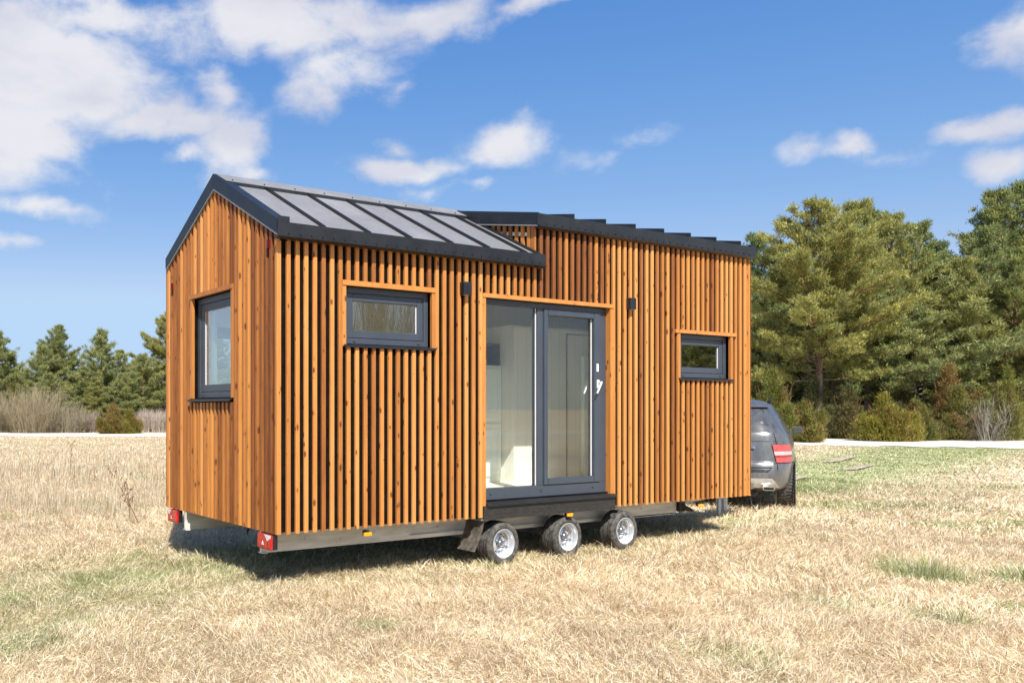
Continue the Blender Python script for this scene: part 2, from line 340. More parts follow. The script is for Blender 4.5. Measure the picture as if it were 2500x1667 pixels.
# battens
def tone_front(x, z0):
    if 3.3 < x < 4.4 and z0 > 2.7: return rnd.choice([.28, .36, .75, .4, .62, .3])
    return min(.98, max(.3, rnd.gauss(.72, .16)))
def batten_y(mb, x1, z0, z1, wd=.043, y0=0., th=.024, tone=None):
    """batten on the long wall whose right arris stands at x1; the front arrises are eased"""
    mb.t = tone if tone is not None else tone_front(x1, z0); mb.sd = rnd.random(); e = .004; x0 = x1 - wd
    mb.prism([(x0, y0 + th), (x0, y0 + e), (x0 + e, y0), (x1 - e, y0), (x1, y0 + e), (x1, y0 + th)], 2, z0 + rnd.uniform(-.002, .002), z1)
rights = [.101, .197, .290, .386, .481, .576, .669] + [.761 + .0981 * k for k in range(65)]
w = MB()
for x1 in rights:
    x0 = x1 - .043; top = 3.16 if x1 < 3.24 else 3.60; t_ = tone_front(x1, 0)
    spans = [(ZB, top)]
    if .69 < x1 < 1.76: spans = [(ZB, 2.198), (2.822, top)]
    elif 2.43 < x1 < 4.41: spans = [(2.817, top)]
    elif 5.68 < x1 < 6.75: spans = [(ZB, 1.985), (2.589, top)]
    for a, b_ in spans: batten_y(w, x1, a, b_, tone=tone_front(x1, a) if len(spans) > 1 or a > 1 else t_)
batten_y(w, 7.139, ZB, 3.6, .045); batten_y(w, 7.10, ZB, 3.6, .03, .014)
batten_y(w, .0, ZB, 3.16, .0445, 0, .03, .8)                                                    # corner board
w.build('side_cladding', 'wood', house)
# window and door surrounds in the same wood
def board(mb, a, b, tone): mb.t = tone; mb.sd = rnd.random(); mb.box(a, b)
w = MB()
board(w, (.663, -.012, 2.773), (1.787, .06, 2.820), .8); board(w, (.663, -.004, 2.208), (.705, .06, 2.772), .8); board(w, (1.745, -.004, 2.208), (1.787, .06, 2.772), .66)
w.build('window_surround', 'wood', house)
w = MB()
board(w, (5.578, -.012, 2.545), (6.80, .06, 2.587), .82); board(w, (5.63, -.004, 2.0), (5.672, .06, 2.544), .76); board(w, (6.69, -.004, 2.0), (6.745, .06, 2.544), .66)
w.build('window_surround', 'wood', house)
w = MB()
board(w, (2.425, -.012, 2.773), (4.445, .06, 2.815), .82); board(w, (2.424, -.004, .625), (2.468, .06, 2.772), .76); board(w, (4.395, -.004, .66), (4.475, .06, 2.772), .74)
w.build('door_surround', 'wood', house)
# gable battens, following the slope
w = MB()
far = [2.4, 2.326, 2.24, 2.149, 2.065, 1.982, 1.893, 1.813, 1.721, 1.639, 1.563, 1.486, 1.408, 1.323, 1.24, 1.152, 1.065, .982, .894, .814, .729, .641, .558, .473, .391, .302, .221, .139, .055]
far = [2.447] + far
for i, y1 in enumerate(far):
    y0 = y1 - (.043 if i else .045)
    if i == len(far) - 1: y0 = .0305
    w.t = rnd.choice([.28, .36, .44, .5, .58, .7, .8, .86]); w.sd = rnd.random(); e = .004
    zt0, zt1 = roofz(y0) - .09, roofz(y1) - .09
    spans = [(ZB, None)]
    if EW[0] - .03 < y0 and y1 < EW[1] + .05: spans = [(ZB, 1.69), (2.848, None)]
    for a, b_ in spans:
        n = len(w.v); P = [(-.02, y0), (-.045 + e, y0), (-.045, y0 + e), (-.045, y1 - e), (-.045 + e, y1), (-.02, y1)]
        for x, y in P: w.v.append((x, y, a))
        for x, y in P: w.v.append((x, y, b_ if b_ else roofz(y) - .10))
        w.face([n + k for k in range(6)][::-1]); w.face([n + 6 + k for k in range(6)])
        for k in range(6): w.face([n + k, n + (k + 1) % 6, n + 6 + (k + 1) % 6, n + 6 + k])
        w.t = min(.95, max(.25, w.t + rnd.uniform(-.15, .15))); w.sd = rnd.random()
w.build('gable_cladding', 'wood', house)
w = MB()
board(w, (-.058, .822, 2.80), (.0, 1.80, 2.845), .6); board(w, (-.05, 1.742, 1.735), (.03, 1.79, 2.799), .72); board(w, (-.05, .822, 1.735), (.03, .863, 2.799), .66)
w.build('window_surround', 'wood', house)
# cheek of the raised roof part
w = MB(); w.box((3.23, .11, 3.10), (3.26, 1.2, 3.55)); w.prism([(.11, 3.55), (1.2, 3.55), (1.2, 3.93), (.11, 3.67)], 0, 3.23, 3.26); w.build('cheek_wall', 'black_backing', house)
w = MB()
for k in range(12):
    y0 = .0 + k * .086; y1 = y0 + .043; w.t = rnd.choice([.5, .6, .72, .8, .42]); w.sd = rnd.random()
    if k == 0: y0 = .0245; y1 = .075
    w.prism([(y0, roofz(y0) + .005), (y1, roofz(y1) + .005), (y1, 3.64 + .2 * y1), (y0, 3.64 + .2 * y0)], 0, 3.206, 3.2295)
w.build('cheek_cladding', 'wood', house)

# roof
R_ = MB()
def slab(mb, x0, x1, pts): mb.prism(pts, 0, x0, x1)
low = lambda y, d=0: (y, 3.30 + .576 * y + d)
slab(R_, -.04, 3.205, [low(-.08, -.015), low(RY, -.015), low(RY, -.12), low(-.03, -.12)])
rear = lambda y, d: (y, 3.9825 - .556 * (y - RY) + d)
slab(R_, -.04, 7.16, [rear(RY + .001, 0), rear(2.43, 0), rear(2.43, -.10), rear(RY + .001, -.10)])
slab(R_, 3.206, 7.16, [(-.04, 3.685), (RY, 3.968), (RY, 3.88), (.02, 3.60)])
roof = R_.build('roof', 'roof_sheet', house)
w = MB()
for x in (-.0, .421, .931, 1.43, 1.955, 2.453, 2.985):
    if x < .1: continue
    w = MB()
    slab(w, x, x + .012, [low(-.075, -.014), low(1.03, -.014), low(1.03, .02), low(-.07, .02)])
    slab(w, x - .004, x + .018, [low(-.085, -.0145), low(1.03, -.0145), low(1.03, -.009), low(-.085, -.009)]); w.build('roof_seam', 'dark_metal', roof)
w = MB(); slab(w, 3.175, 3.20, [low(-.07, -.014), low(1.1, -.014), low(1.1, .018), low(-.07, .018)]); w.build('roof_seam', 'dark_metal', roof)
for x in (3.75, 4.269, 4.784, 5.303, 5.814, 6.328, 6.847):
    w = MB(); slab(w, x - .014, x, [(-.045, 3.7125), (-.03, 3.69), (1.15, 3.955), (1.15, 4.0), (-.045, 3.762)]); w.build('roof_seam', 'dark_metal', roof)
w = MB(); slab(w, -.036, 3.2, [low(.985, .020), low(.985, .024), low(RY, .018), low(RY, .014)]); slab(w, -.036, 7.16, [(RY + .0005, 4.015), (1.46, 3.877), (1.46, 3.873), (RY + .0005, 4.011)])
slab(w, 3.2005, 7.16, [(1.0, 3.945), (1.0, 3.949), (RY, 4.003), (RY, 3.999)])
w.cur = 1
slab(w, .02, 3.19, [low(.985, -.016), low(.985, .0195), low(.991, .0195), low(.991, -.016)])
for k in range(9):
    for yy in (1.02,): w.box((.05 + k * .37, yy - .006, roofz(yy) + .020), (.062 + k * .37, yy + .006, roofz(yy) + .033))
w.build('ridge_cap', ['roof_sheet', 'dark_metal'], roof)
w = MB()                                                                                        # verge boards of the gable
w.prism([(-.03, 3.175), (RY, 3.860), (RY, 4.003), (-.03, 3.297)], 0, -.066, -.050); w.prism([(2.41, 3.225), (RY + .0002, 3.860), (RY + .0002, 4.003), (2.41, 3.332)], 0, -.066, -.050)
w.prism([(-.03, 3.2975), (RY, 4.0035), (RY, 4.010), (-.03, 3.304)], 0, -.0665, .04); w.prism([(2.41, 3.3325), (RY + .0002, 4.0035), (RY + .0002, 4.010), (2.41, 3.339)], 0, -.0665, .04)
w.build('verge_board', 'dark_metal', roof)
w = MB(); w.prism([(-.028, 3.158), (RY, 3.843), (RY, 3.8595), (-.028, 3.1745)], 0, -.063, -.0455); w.prism([(2.405, 3.208), (RY + .0005, 3.843), (RY + .0005, 3.8595), (2.405, 3.2245)], 0, -.063, -.0455); w.build('verge_trim', 'roof_soffit', roof)
w = MB()                                                                                        # eaves fascias
w.prism([(-.085, 3.150), (-.092, 3.265), (-.082, 3.268), (-.075, 3.150)], 0, -.088, 3.245); w.prism([(-.10, 3.140), (-.10, 3.149), (-.02, 3.149), (-.02, 3.128), (-.05, 3.123)], 0, -.088, 3.25)
w.box((-.088, -.092, 3.266), (.03, -.082, 3.315))
for k in range(27): w.box((.02 + k * .121, -.096, 3.163), (.030 + k * .121, -.0865, 3.173))
w.build('eaves_fascia', 'dark_metal', roof)
w = MB(); w.prism([(-.045, 3.585), (-.055, 3.705), (-.045, 3.712), (-.03, 3.585)], 0, 3.19, 7.165); w.prism([(-.062, 3.576), (-.062, 3.584), (.0, 3.584), (.0, 3.56), (-.02, 3.556)], 0, 3.19, 7.165)
w.box((7.05, -.05, 3.713), (7.165, -.02, 3.735))
for k in range(31): w.box((3.30 + k * .124, -.058, 3.598), (3.309 + k * .124, -.046, 3.608))
w.build('upper_fascia', 'dark_metal', roof)
w = MB(); w.prism([(-.056, 3.715), (-.056, 3.585), (1.15, 3.835), (1.15, 3.985)], 0, 3.165, 3.1885); w.build('cheek_fascia', 'dark_metal', roof)
w = MB(); w.prism([(-.04, 3.572), (-.04, 3.584), (1.0, 3.80), (1.0, 3.788)], 0, 3.165, 3.205); w.build('cheek_trim', 'roof_soffit', roof)
w = MB(); w.box((7.1155, .0, .52), (7.13, 2.42, 3.2)); w.prism([(.0, 3.2), (2.42, 3.2), (RY, 3.87), (.0, 3.6)], 0, 7.1155, 7.13); w.build('end_cladding', 'wood', house)
w = MB()
for k in range(25):
    w.t = tone_front(k, 0); w.sd = rnd.random(); xa, xb = k * .2925, (k * .2925 + .289 if k < 24 else 7.12)
    for za, zb in (((ZB, .76), (2.58, 3.19)) if xb > .3 and xa < 3.2 else ((ZB, 3.19),)): w.box((xa, 2.4205, za), (xb, 2.447, zb))
w.build('rear_cladding', 'wood', house)

# windows
def window_y(o, opening, yf, name='window', panes=None, frame_w=.055, sash_w=.07, sill=True):
    x0, x1, z0, z1 = opening; f = MB()
    def ring(mb, a, b, c, d, wd, ya, yb, bot=None):
        bt = bot or wd
        mb.box((a, ya, c), (a + wd, yb, d)); mb.box((b - wd, ya, c), (b, yb, d)); mb.box((a + wd + .0002, ya, c), (b - wd - .0002, yb, c + bt)); mb.box((a + wd + .0002, ya, d - wd), (b - wd - .0002, yb, d))
    ring(f, x0, x1, z0, z1, frame_w, yf, yf + .075)
    fr = f.build(name, 'frame_paint', o, bevel=.003)
    s = MB(); ring(s, x0 + frame_w + .002, x1 - frame_w - .002, z0 + frame_w + .004, z1 - frame_w - .002, sash_w, yf + .010, yf + .065); s.build('sash', 'frame_paint', fr, bevel=.004)
    b = frame_w + sash_w + .004
    g_ = MB(); g_.box((x0 + b - .002, yf + .034, z0 + b), (x1 - b + .002, yf + .036, z1 - b + .002)); g_.build('pane', 'window_glass_bright', fr)
    i = MB(); i.box((x1 - b - .006, yf + .0265, z0 + b + .001), (x1 - b + .001, yf + .0335, z1 - b)); i.build('spacer', 'white_plastic', fr)
    for xx in (x0 + .12, x1 - .14):
        c = MB(); c.box((xx, yf - .007, z0 + .022), (xx + .03, yf + .001, z0 + .034)); c.build('drain_cap', 'frame_paint', fr)
    if sill:
        q = MB(); q.prism([(-.02, z0 - .036), (-.02, z0 - .012), (yf + .04, z0 - .001), (yf + .04, z0 - .012), (-.015, z0 - .026), (-.015, z0 - .036)], 0, x0 - .03, x1 + .045); q.build('sill', 'dark_metal', fr)
    return fr
window_y(house, WA, .055); window_y(house, WB, .055); window_y(house, RW_ADDED, 2.345, sill=False)  # the rear window is an unseen addition that brightens the interior
# gable window (built on the end wall)
f = MB(); y0, y1, z0, z1 = EW
def ringx(mb, a, b, c, d, wd, xa, xb):
    mb.box((xa, a, c), (xb, a + wd, d)); mb.box((xa, b - wd, c), (xb, b, d)); mb.box((xa, a + wd + .0002, c), (xb, b - wd - .0002, c + wd)); mb.box((xa, a + wd + .0002, d - wd), (xb, b - wd - .0002, d))
ringx(f, y0, y1, z0, z1, .06, .02, .09); fr = f.build('window', 'frame_paint', house, bevel=.003)
f = MB(); ringx(f, y0 + .062, y1 - .062, z0 + .064, z1 - .062, .075, .03, .085); f.build('sash', 'frame_paint', fr, bevel=.004)
f = MB(); f.box((.05, y0 + .135, z0 + .137), (.052, y1 - .135, z1 - .135)); f.build('pane', 'window_glass_bright', fr)
f = MB(); f.box((.0425, y1 - .143, z0 + .138), (.0495, y1 - .136, z1 - .136)); f.build('spacer', 'white_plastic', fr)
f = MB(); f.prism([(-.075, 1.700), (-.075, 1.725), (.06, 1.739), (.06, 1.728), (-.07, 1.712), (-.07, 1.700)], 1, .84, 1.80); f.build('sill', 'dark_metal', fr)
for yy in (.93, 1.58):
    f = MB(); f.box((.012, yy, 1.762), (.021, yy + .03, 1.776)); f.build('drain_cap', 'frame_paint', fr)
# blind box and curtain edge behind the gable pane
f = MB(); f.box((.11, 1.52, 1.76), (.14, 1.62, 2.9)); f.build('curtain', 'cabinet_white', house)

# glazed door: one frame, a fixed light on the left, an opening leaf on the right
yf = .055; f = MB()
f.box((2.44, yf, .672), (4.395, yf + .08, .795)); f.box((2.44, yf, 2.715), (4.395, yf + .08, 2.772)); f.box((2.44, yf, .7955), (2.50, yf + .08, 2.7145)); f.box((4.285, yf, .7955), (4.395, yf + .08, 2.7145)); f.box((3.285, yf, .7955), (3.37, yf + .08, 2.7145))
door = f.build('glazed_door', 'frame_paint', house, bevel=.003)
f = MB(); a, b_, c, d = 3.373, 4.283, .798, 2.713
f.box((a, yf - .012, c), (a + .065, yf + .06, d)); f.box((b_ - .105, yf - .012, c), (b_, yf + .06, d)); f.box((a + .0652, yf - .012, c), (b_ - .1052, yf + .06, c + .068)); f.box((a + .0652, yf - .012, d - .07), (b_ - .1052, yf + .06, d))
leaf = f.build('sash', 'frame_paint', door, bevel=.005)
f = MB(); f.box((3.436, yf + .03, .864), (4.18, yf + .032, 2.645)); f.build('pane', 'window_glass', door)
f = MB(); f.box((2.498, yf + .03, .793), (3.287, yf + .032, 2.717)); f.build('pane', 'window_glass', door)
f = MB(); f.box((4.170, yf + .020, .868), (4.1775, yf + .0295, 2.64)); f.box((3.277, yf + .020, .797), (3.2845, yf + .0295, 2.713)); f.build('spacer', 'white_plastic', door)
for xx in (2.58, 3.33, 4.16):
    f = MB(); f.box((xx, yf - .008, .735), (xx + .032, yf + .001, .75)); f.build('drain_cap', 'frame_paint', door)
def handle(y, s):
    f = MB(); f.box((4.222, y, 1.86), (4.252, y + s * .012, 1.955)); f.tube([(4.237, y + s * .01, 1.925), (4.237, y + s * .05, 1.925)], .009, 10)
    f.tube([(4.24, y + s * .05, 1.93), (4.215, y + s * .052, 1.885), (4.165, y + s * .05, 1.80)], [.012, .011, .009], 10); f.build('handle', 'white_plastic', door, smooth=True)
handle(yf - .0125, -1); handle(yf + .0605, 1)
f = MB(); f.box((4.215, yf - .022, 2.045), (4.245, yf - .0123, 2.135)); f.build('lock_plate', 'white_plastic', door, bevel=.003)
f = MB(); f.prism([(-.035, .622), (-.035, .65), (.06, .671), (.09, .671), (.09, .64)], 0, 2.47, 4.46); f.build('threshold', 'dark_metal', house)
f = MB(); f.box((2.43, -.012, .485), (4.47, .0235, .6215)); f.build('door_beam', 'black_beam', house)
# wall lamps
for x0, x1 in ((2.113, 2.217), (4.674, 4.772)):
    f = MB(); f.box((x0, -.06, 2.772), (x1, -.0005, 2.902)); lm = f.build('wall_lamp', 'dark_metal', house, bevel=.003)
    f = MB(); f.box((x0 + .02, -.045, 2.7695), (x1 - .02, -.015, 2.7718)); f.build('lens', 'clear_lens', lm)
for y in (.118, 2.235):
    f = MB(); f.box((-.072, y, 2.96 if y > 1 else 3.066), (-.046, y + .028, 3.04 if y > 1 else 3.15)); f.build('marker_lamp', ['red_lens_deep'], house, bevel=.006)

# ------------------------------------------------------------------ trailer under the house
chassis = empty('chassis'); chassis.parent = house
for y in (.30, 1.95):
    tr = MB()
    tr.box((-.03, y, .305), (2.0, y + .005, .505)); tr.box((-.03, y + .0055, .298), (6.05, y + .06, .3045)); tr.box((2.0, y + .004, .305), (4.8, y + .009, .505)); tr.box((4.8, y, .32), (6.05, y + .005, .505))
    tr.box((-.03, y - .03, .298), (.02, y - .0005, .304)); tr.box((-.035, y - .006, .30), (-.0305, y + .02, .505)); tr.box((1.72, y - .03, .338), (4.85, y - .0005, .345))
    if y < 1:
        for k in range(13): tr.tube([(.45 + k * .41, .2995, .40 - .03 * (k % 2)), (.45 + k * .41, .29, .40 - .03 * (k % 2))], .009, 8)
    tr.build('rail', 'galvanised', chassis)
for x in (2.743, 3.72, 4.676):
    f = MB(); f.box((x - .04, .08, .2), (x + .04, 2.36, .28)); f.build('axle', 'galvanised_blue', chassis)
for x in (.35, 1.5, 5.6):
    f = MB(); f.box((x, .31, .40), (x + .06, 1.94, .50)); f.build('cross_member', 'galvanised_blue', chassis)
f = MB(); f.prism([(6.05, .30), (6.05, 2.0), (9.3, 1.28), (9.3, 1.18)], 2, .40, .48); f.build('drawbar', 'galvanised_blue', chassis)
for x in (2.743, 3.72, 4.676):
    for y, s in ((.008, 1), (2.44, -1)):
        r = .226; wd = .19 * s
        f = MB(); P = [(.150, .012 * s), (.163, .002 * s), (.185, -.004 * s), (.207, .002 * s), (.219, .015 * s), (.226, .03 * s)]
        gr = []
        for q in (.052, .078, .107, .135): gr += [(.226, (q - .003) * s), (.217, q * s), (.226, (q + .006) * s)]
        P += gr + [(.226, .16 * s), (.219, .175 * s), (.2, .187 * s), (.15, .18 * s)]
        f.lathe(P, (x, y, .215), n=64)
        base = len(f.v)
        for k in range(56):                                        # tread blocks standing just proud of the carcass
            a = 2 * math.pi * k / 56
            for (ya, yb) in ((.022, .046), (.062, .072), (.118, .128), (.145, .168)):
                n = len(f.v)
                for rr in (.224, .2295):
                    for (yy, dd) in ((ya, -.035), (yb, -.035), (yb, .035), (ya, .035)):
                        f.v.append((x + rr * math.cos(a + dd + yy * .5), y + yy * s, .215 + rr * math.sin(a + dd + yy * .5)))
                for q in ((4, 5, 6, 7), (0, 1, 5, 4), (1, 2, 6, 5), (2, 3, 7, 6), (3, 0, 4, 7)): f.face([n + i for i in q])
        wheel = f.build('wheel', 'rubber', house, smooth=35)
        g_ = MB(); g_.lathe([(.151, .02 * s), (.154, .004 * s), (.148, .002 * s), (.143, .010 * s), (.136, .022 * s), (.134, .05 * s), (.128, .062 * s), (.122, .065 * s), (.118, .085 * s), (.100, .090 * s), (.082, .074 * s), (.055, .066 * s), (.045, .074 * s), (.045, .08 * s), (.0, .08 * s)], (x, y, .215), n=56)
        h = MB(); h.lathe([(.040, .074 * s), (.037, .046 * s), (.030, .038 * s), (.012, .034 * s), (0, .034 * s)], (x, y, .215), n=24)
        for k in range(5):
            a = 2 * math.pi * k / 5 + .3; h.tube([(x + .06 * math.cos(a), y + .066 * s, .215 + .06 * math.sin(a)), (x + .06 * math.cos(a), y + .05 * s, .215 + .06 * math.sin(a))], .009, 6)
        h.build('hub', 'hub_metal', wheel, smooth=40)
        h = g_; h.cur = 1
        for k in range(12):
            a = 2 * math.pi * k / 12 + .1; rr = .0925; cx, cz = x + rr * math.cos(a), .215 + rr * math.sin(a)
            h.tube([(cx, y + .0805 * s, cz), (cx, y + .0862 * s, cz)], .0095, 8)
        h.tube([(x + .095, y + .075 * s, .175), (x + .10, y + .045 * s, .165)], .005, 6); h.build('rim', ['rim_silver', 'hole_dark'], wheel, smooth=40)
# mudflap in front of the rearmost wheel
f = MB(); n = 8
for j, y in enumerate((.0, .245)):
    for i in range(n):
        q = i / (n - 1); f.v.append((2.44 - .13 * q ** 1.6, y, .485 - .32 * q))
for i in range(n - 1): f.face([i, i + 1, n + i + 1, n + i])
for j, y in enumerate((.0, .245)):
    for i in range(n):
        q = i / (n - 1); f.v.append((2.448 - .13 * q ** 1.6, y, .485 - .32 * q))
for i in range(n - 1): f.face([2 * n + i, 3 * n + i, 3 * n + i + 1, 2 * n + i + 1])
f.face([0, n, 3 * n, 2 * n]); f.face([n - 1, 3 * n - 1, 4 * n - 1, 2 * n - 1])
f.build('mudflap', 'flap_rubber', house)
f = MB(); f.box((2.40, -.005, .475), (2.50, .25, .495)); f.build('mudflap_bracket', 'galvanised_blue', house)
# tail lights
for ya, yb, out in ((.044, .285, -1), (2.06, 2.31, 1)):
    f = MB(); f.box((-.085, ya, .36), (-.058, yb, .50)); tl = f.build('tail_light', 'red_lens', house, bevel=.008)
    f = MB(); yo = ya if out < 0 else yb; f.prism([(yo + .005 * -out * -1, .497), (yo - out * .11, .497), (yo - out * .055, .44), (yo - out * .004, .47)], 0, -.0885, -.0835); f.build('clear_lens', 'clear_lens', tl)
    f = MB(); f.box((-.0575, ya + .004, .364), (-.01, yb - .004, .496)); f.build('housing', 'black_plastic', tl)
    f = MB(); yc = (ya + yb) / 2 + .02; f.prism([(yc - .02, .40), (yc + .02, .40), (yc, .436)], 0, -.088, -.084); f.build('reflector', 'clear_lens', tl)
    f = MB(); f.box((-.0875, ya + .015, .372), (-.0845, yb - .015, .378)); f.box((-.0875, ya + .05 if out < 0 else ya + .13, .384), (-.0845, ya + .055 if out < 0 else ya + .135, .47)); f.build('lens_seam', 'red_lens_deep', tl)
for x, y, z in ((.935, .05, .437), (3.66, .0, .462), (6.08, .05, .428)):
    f = MB(); f.box((x, y - .03, z - .017), (x + .088, y - .01, z + .017)); ml = f.build('side_marker', 'amber_lens', house, bevel=.004)
    f = MB(); f.box((x + .02, y - .0095, z - .01), (x + .07, y + .03, z + .035)); f.build('bracket', 'black_plastic', ml)
f = MB(); f.box((6.06, .26, .33), (6.17, .40, .47)); f.tube([(6.1, .27, .42), (6.2, .2, .35), (6.28, .22, .33), (6.2, .30, .36)], .02, 8); f.build('junction_box', 'black_plastic', house)
f = MB(); f.tube([(.02, .62, .5), (-.03, .58, .43), (-.035, .50, .38), (-.03, .42, .35), (-.03, .30, .37)], .012, 8); f.build('cable_loop', 'black_plastic', house, smooth=True)
# jockey post and prop
for (u, v0, rr, Z) in ((1754, 1256, .028, 12.55), (1767, 1250, .052, 12.95)):
    p = at(u, v0, Z); f = MB(); f.tube([(p[0], p[1], -.005), (p[0], p[1], .52)], rr, 14); f.tube([(p[0], p[1], -.01), (p[0], p[1], .012)], rr * 1.6, 14); f.build('prop_stand', 'galv_post', house, smooth=40)

# ------------------------------------------------------------------ things inside the house
def inside(name, label, cat, group=None):
    e = empty(name); tag(e, label, cat, group); return e
e = inside('cupboard', 'white panelled cupboard seen through the left pane of the glass door', 'cupboard')
f = MB(); f.box((3.3, 1.34, .7005), (4.095, 1.86, 2.17)); f.build('carcass', 'cabinet_white', e, bevel=.003)
for za, zb in ((.78, 1.44), (1.50, 2.13)):
    f = MB(); f.box((3.50, 1.323, za), (4.075, 1.3395, zb)); d_ = f.build('door', 'cabinet_white', e, bevel=.002)
    f = MB(); f.box((3.57, 1.3185, za + .07), (4.01, 1.3228, za + .078)); f.box((3.57, 1.3185, zb - .078), (4.01, 1.3228, zb - .07)); f.box((3.57, 1.3185, za + .0785), (3.578, 1.3228, zb - .0785)); f.box((4.002, 1.3185, za + .0785), (4.01, 1.3228, zb - .0785)); f.build('moulding', 'interior_white', d_)
e = inside('wall_shelf', 'dark brown open box shelf above the white cupboard', 'shelf')
f = MB(); f.box((3.35, 1.75, 2.1705), (4.09, 1.79, 2.45)); f.box((3.35, 1.36, 2.1705), (4.07, 1.7495, 2.185)); f.box((3.35, 1.36, 2.43), (4.09, 1.7495, 2.45)); f.box((4.075, 1.36, 2.1855), (4.09, 1.7495, 2.4295)); f.build('carcass', 'shelf_brown', e)
for k in range(2):
    f = MB(); f.box((-.012, 0, 0), (.012, .16, .22)); o_ = f.build('book', 'book_cover', None, xf=Matrix.Translation((3.86 + k * .04, 1.40, 2.19)) @ Matrix.Rotation(-.3, 4, 'Y'))
    tag(o_, ['pale book leaning against the next one on the dark shelf', 'pale book leaning at the shelf end, nearer the shelf side'][k], 'book', 'books on the dark shelf')
e = inside('bathroom_box', 'white boarded bathroom enclosure behind the middle of the glass door', 'room enclosure')
f = MB(); f.box((4.10, 1.14, .7005), (6.95, 1.18, 2.64)); f.box((4.10, 1.1805, .7005), (4.14, 2.31, 2.64)); f.box((4.10, 1.18, 2.6405), (6.95, 2.31, 2.67)); f.build('wall', 'plank_white', e)
f = MB(); f.box((5.04, 1.128, .72), (5.05, 1.139, 2.60)); f.box((5.051, 1.13, 2.59), (5.9, 1.139, 2.60)); f.build('door', 'shelf_brown', e)
f = MB(); f.box((5.30, 1.07, .7005), (5.95, 1.127, 2.32)); o_ = f.build('tall_panel', 'cabinet_white', None, bevel=.003); tag(o_, 'plain pale tall panel standing beside the door handle inside', 'panel')

# ------------------------------------------------------------------ the tow car
HD = math.atan2(.461, .887)
C0 = Vector((9.54, 1.80, 0))
car = empty('towing_car', C0, HD)
tag(car, 'dusty dark grey estate car seen from behind beyond the house end', 'car')
# levels: z, rear x, front x, half width
LV = [(.30, .16, 4.60, .80), (.36, .05, 4.68, .90), (.46, .0, 4.74, .945), (.60, .0, 4.77, .955), (.75, .03, 4.76, .955), (.80, .075, 4.74, .955), (.92, .085, 4.66, .952), (1.02, .10, 4.45, .94), (1.10, .115, 3.95, .925), (1.18, .13, 3.62, .905), (1.24, .15, 3.50, .885), (1.40, .245, 3.20, .80), (1.55, .36, 2.90, .725), (1.66, .47, 2.65, .665), (1.73, .56, 2.45, .60), (1.775, .80, 2.15, .48), (1.79, 1.1, 1.9, .25)]
def lev(z):
    for i in range(len(LV) - 1):
        if LV[i][0] <= z <= LV[i + 1][0] + 1e-9:
            q = (z - LV[i][0]) / (LV[i + 1][0] - LV[i][0]); return [LV[i][k] * (1 - q) + LV[i + 1][k] * q for k in range(4)]
    return LV[-1] if z > 1 else LV[0]
def surf(z, th, off=0):
    _, xr, xf, hw = lev(z); cx, a = (xr + xf) / 2, (xf - xr) / 2; p = 5.5
    c, s = math.cos(th), math.sin(th)
    k = (abs(c) ** p + abs(s * 1) ** p) ** (-1 / p)
    x, y = c * k, s * k
    X = cx + x * (a + off); Y = y * (hw + off)
    return (X, Y, z)
# th = pi is the middle of the rear face; the rear right corner is th = pi + pi/4
f = MB(); NT = 128; base = 0
zs = [LV[i][0] for i in range(len(LV))]
for z in zs:
    for k in range(NT): f.v.append(surf(z, 2 * math.pi * k / NT))
for i in range(len(zs) - 1):
    for k in range(NT):
        k2 = (k + 1) % NT; f.face([i * NT + k, i * NT + k2, (i + 1) * NT + k2, (i + 1) * NT + k])
f.face([k for k in range(NT)][::-1]); f.face([(len(zs) - 1) * NT + k for k in range(NT)])
body = f.build('body', 'car_paint', car, smooth=30)
def patch(name, mat, z0, z1, t0, t1, off=.004, par=None, nz=6, nth=14, tf=None, thick=.01, sm=40):
    """a panel following the body between two heights and two angles, pushed out by off"""
    f = MB(); g0 = []
    for o2 in (off, off - thick):
        for i in range(nz + 1):
            z = z0 + (z1 - z0) * i / nz
            a, b2 = (tf(i / nz) if tf else (t0, t1))
            for k in range(nth + 1): f.v.append(surf(z, a + (b2 - a) * k / nth, o2))
    m_ = (nz + 1) * (nth + 1); w_ = nth + 1
    for i in range(nz):
        for k in range(nth):
            q = [i * w_ + k, i * w_ + k + 1, (i + 1) * w_ + k + 1, (i + 1) * w_ + k]; f.face(q); f.face([m_ + j for j in q][::-1])
    for i in range(nz): f.face([i * w_, (i + 1) * w_, m_ + (i + 1) * w_, m_ + i * w_]); f.face([i * w_ + nth, m_ + i * w_ + nth, m_ + (i + 1) * w_ + nth, (i + 1) * w_ + nth])
    for k in range(nth): f.face([k, m_ + k, m_ + k + 1, k + 1]); f.face([nz * w_ + k, nz * w_ + k + 1, m_ + nz * w_ + k + 1, m_ + nz * w_ + k])
    return f.build(name, mat, par or car, smooth=sm)
PI = math.pi
def thr(y, z):   # angle on the rear face for a lateral position y (right is negative)
    _, xr, xf, hw = lev(z); a = (xf - xr) / 2
    lo, hi = PI - PI / 4, PI + PI / 4
    for _ in range(30):
        m_ = (lo + hi) / 2; yy = surf(z, m_)[1]
        if yy > y: lo = m_
        else: hi = m_
    return lo
patch('rear_window', 'car_glass', 1.25, 1.64, 0, 0, .004, tf=lambda q: (thr(.72 - .13 * q, 1.25 + .39 * q), thr(-.72 + .13 * q, 1.25 + .39 * q)))
patch('spoiler', 'car_paint', 1.655, 1.72, 0, 0, .05, tf=lambda q: (thr(.58, 1.66), thr(-.58, 1.66)), thick=.07)
patch('tailgate_edge', 'black_plastic', .615, .665, 0, 0, .003, tf=lambda q: (thr(.60 + .05 * q, .64), thr(-.60 - .05 * q, .64)), nz=2)
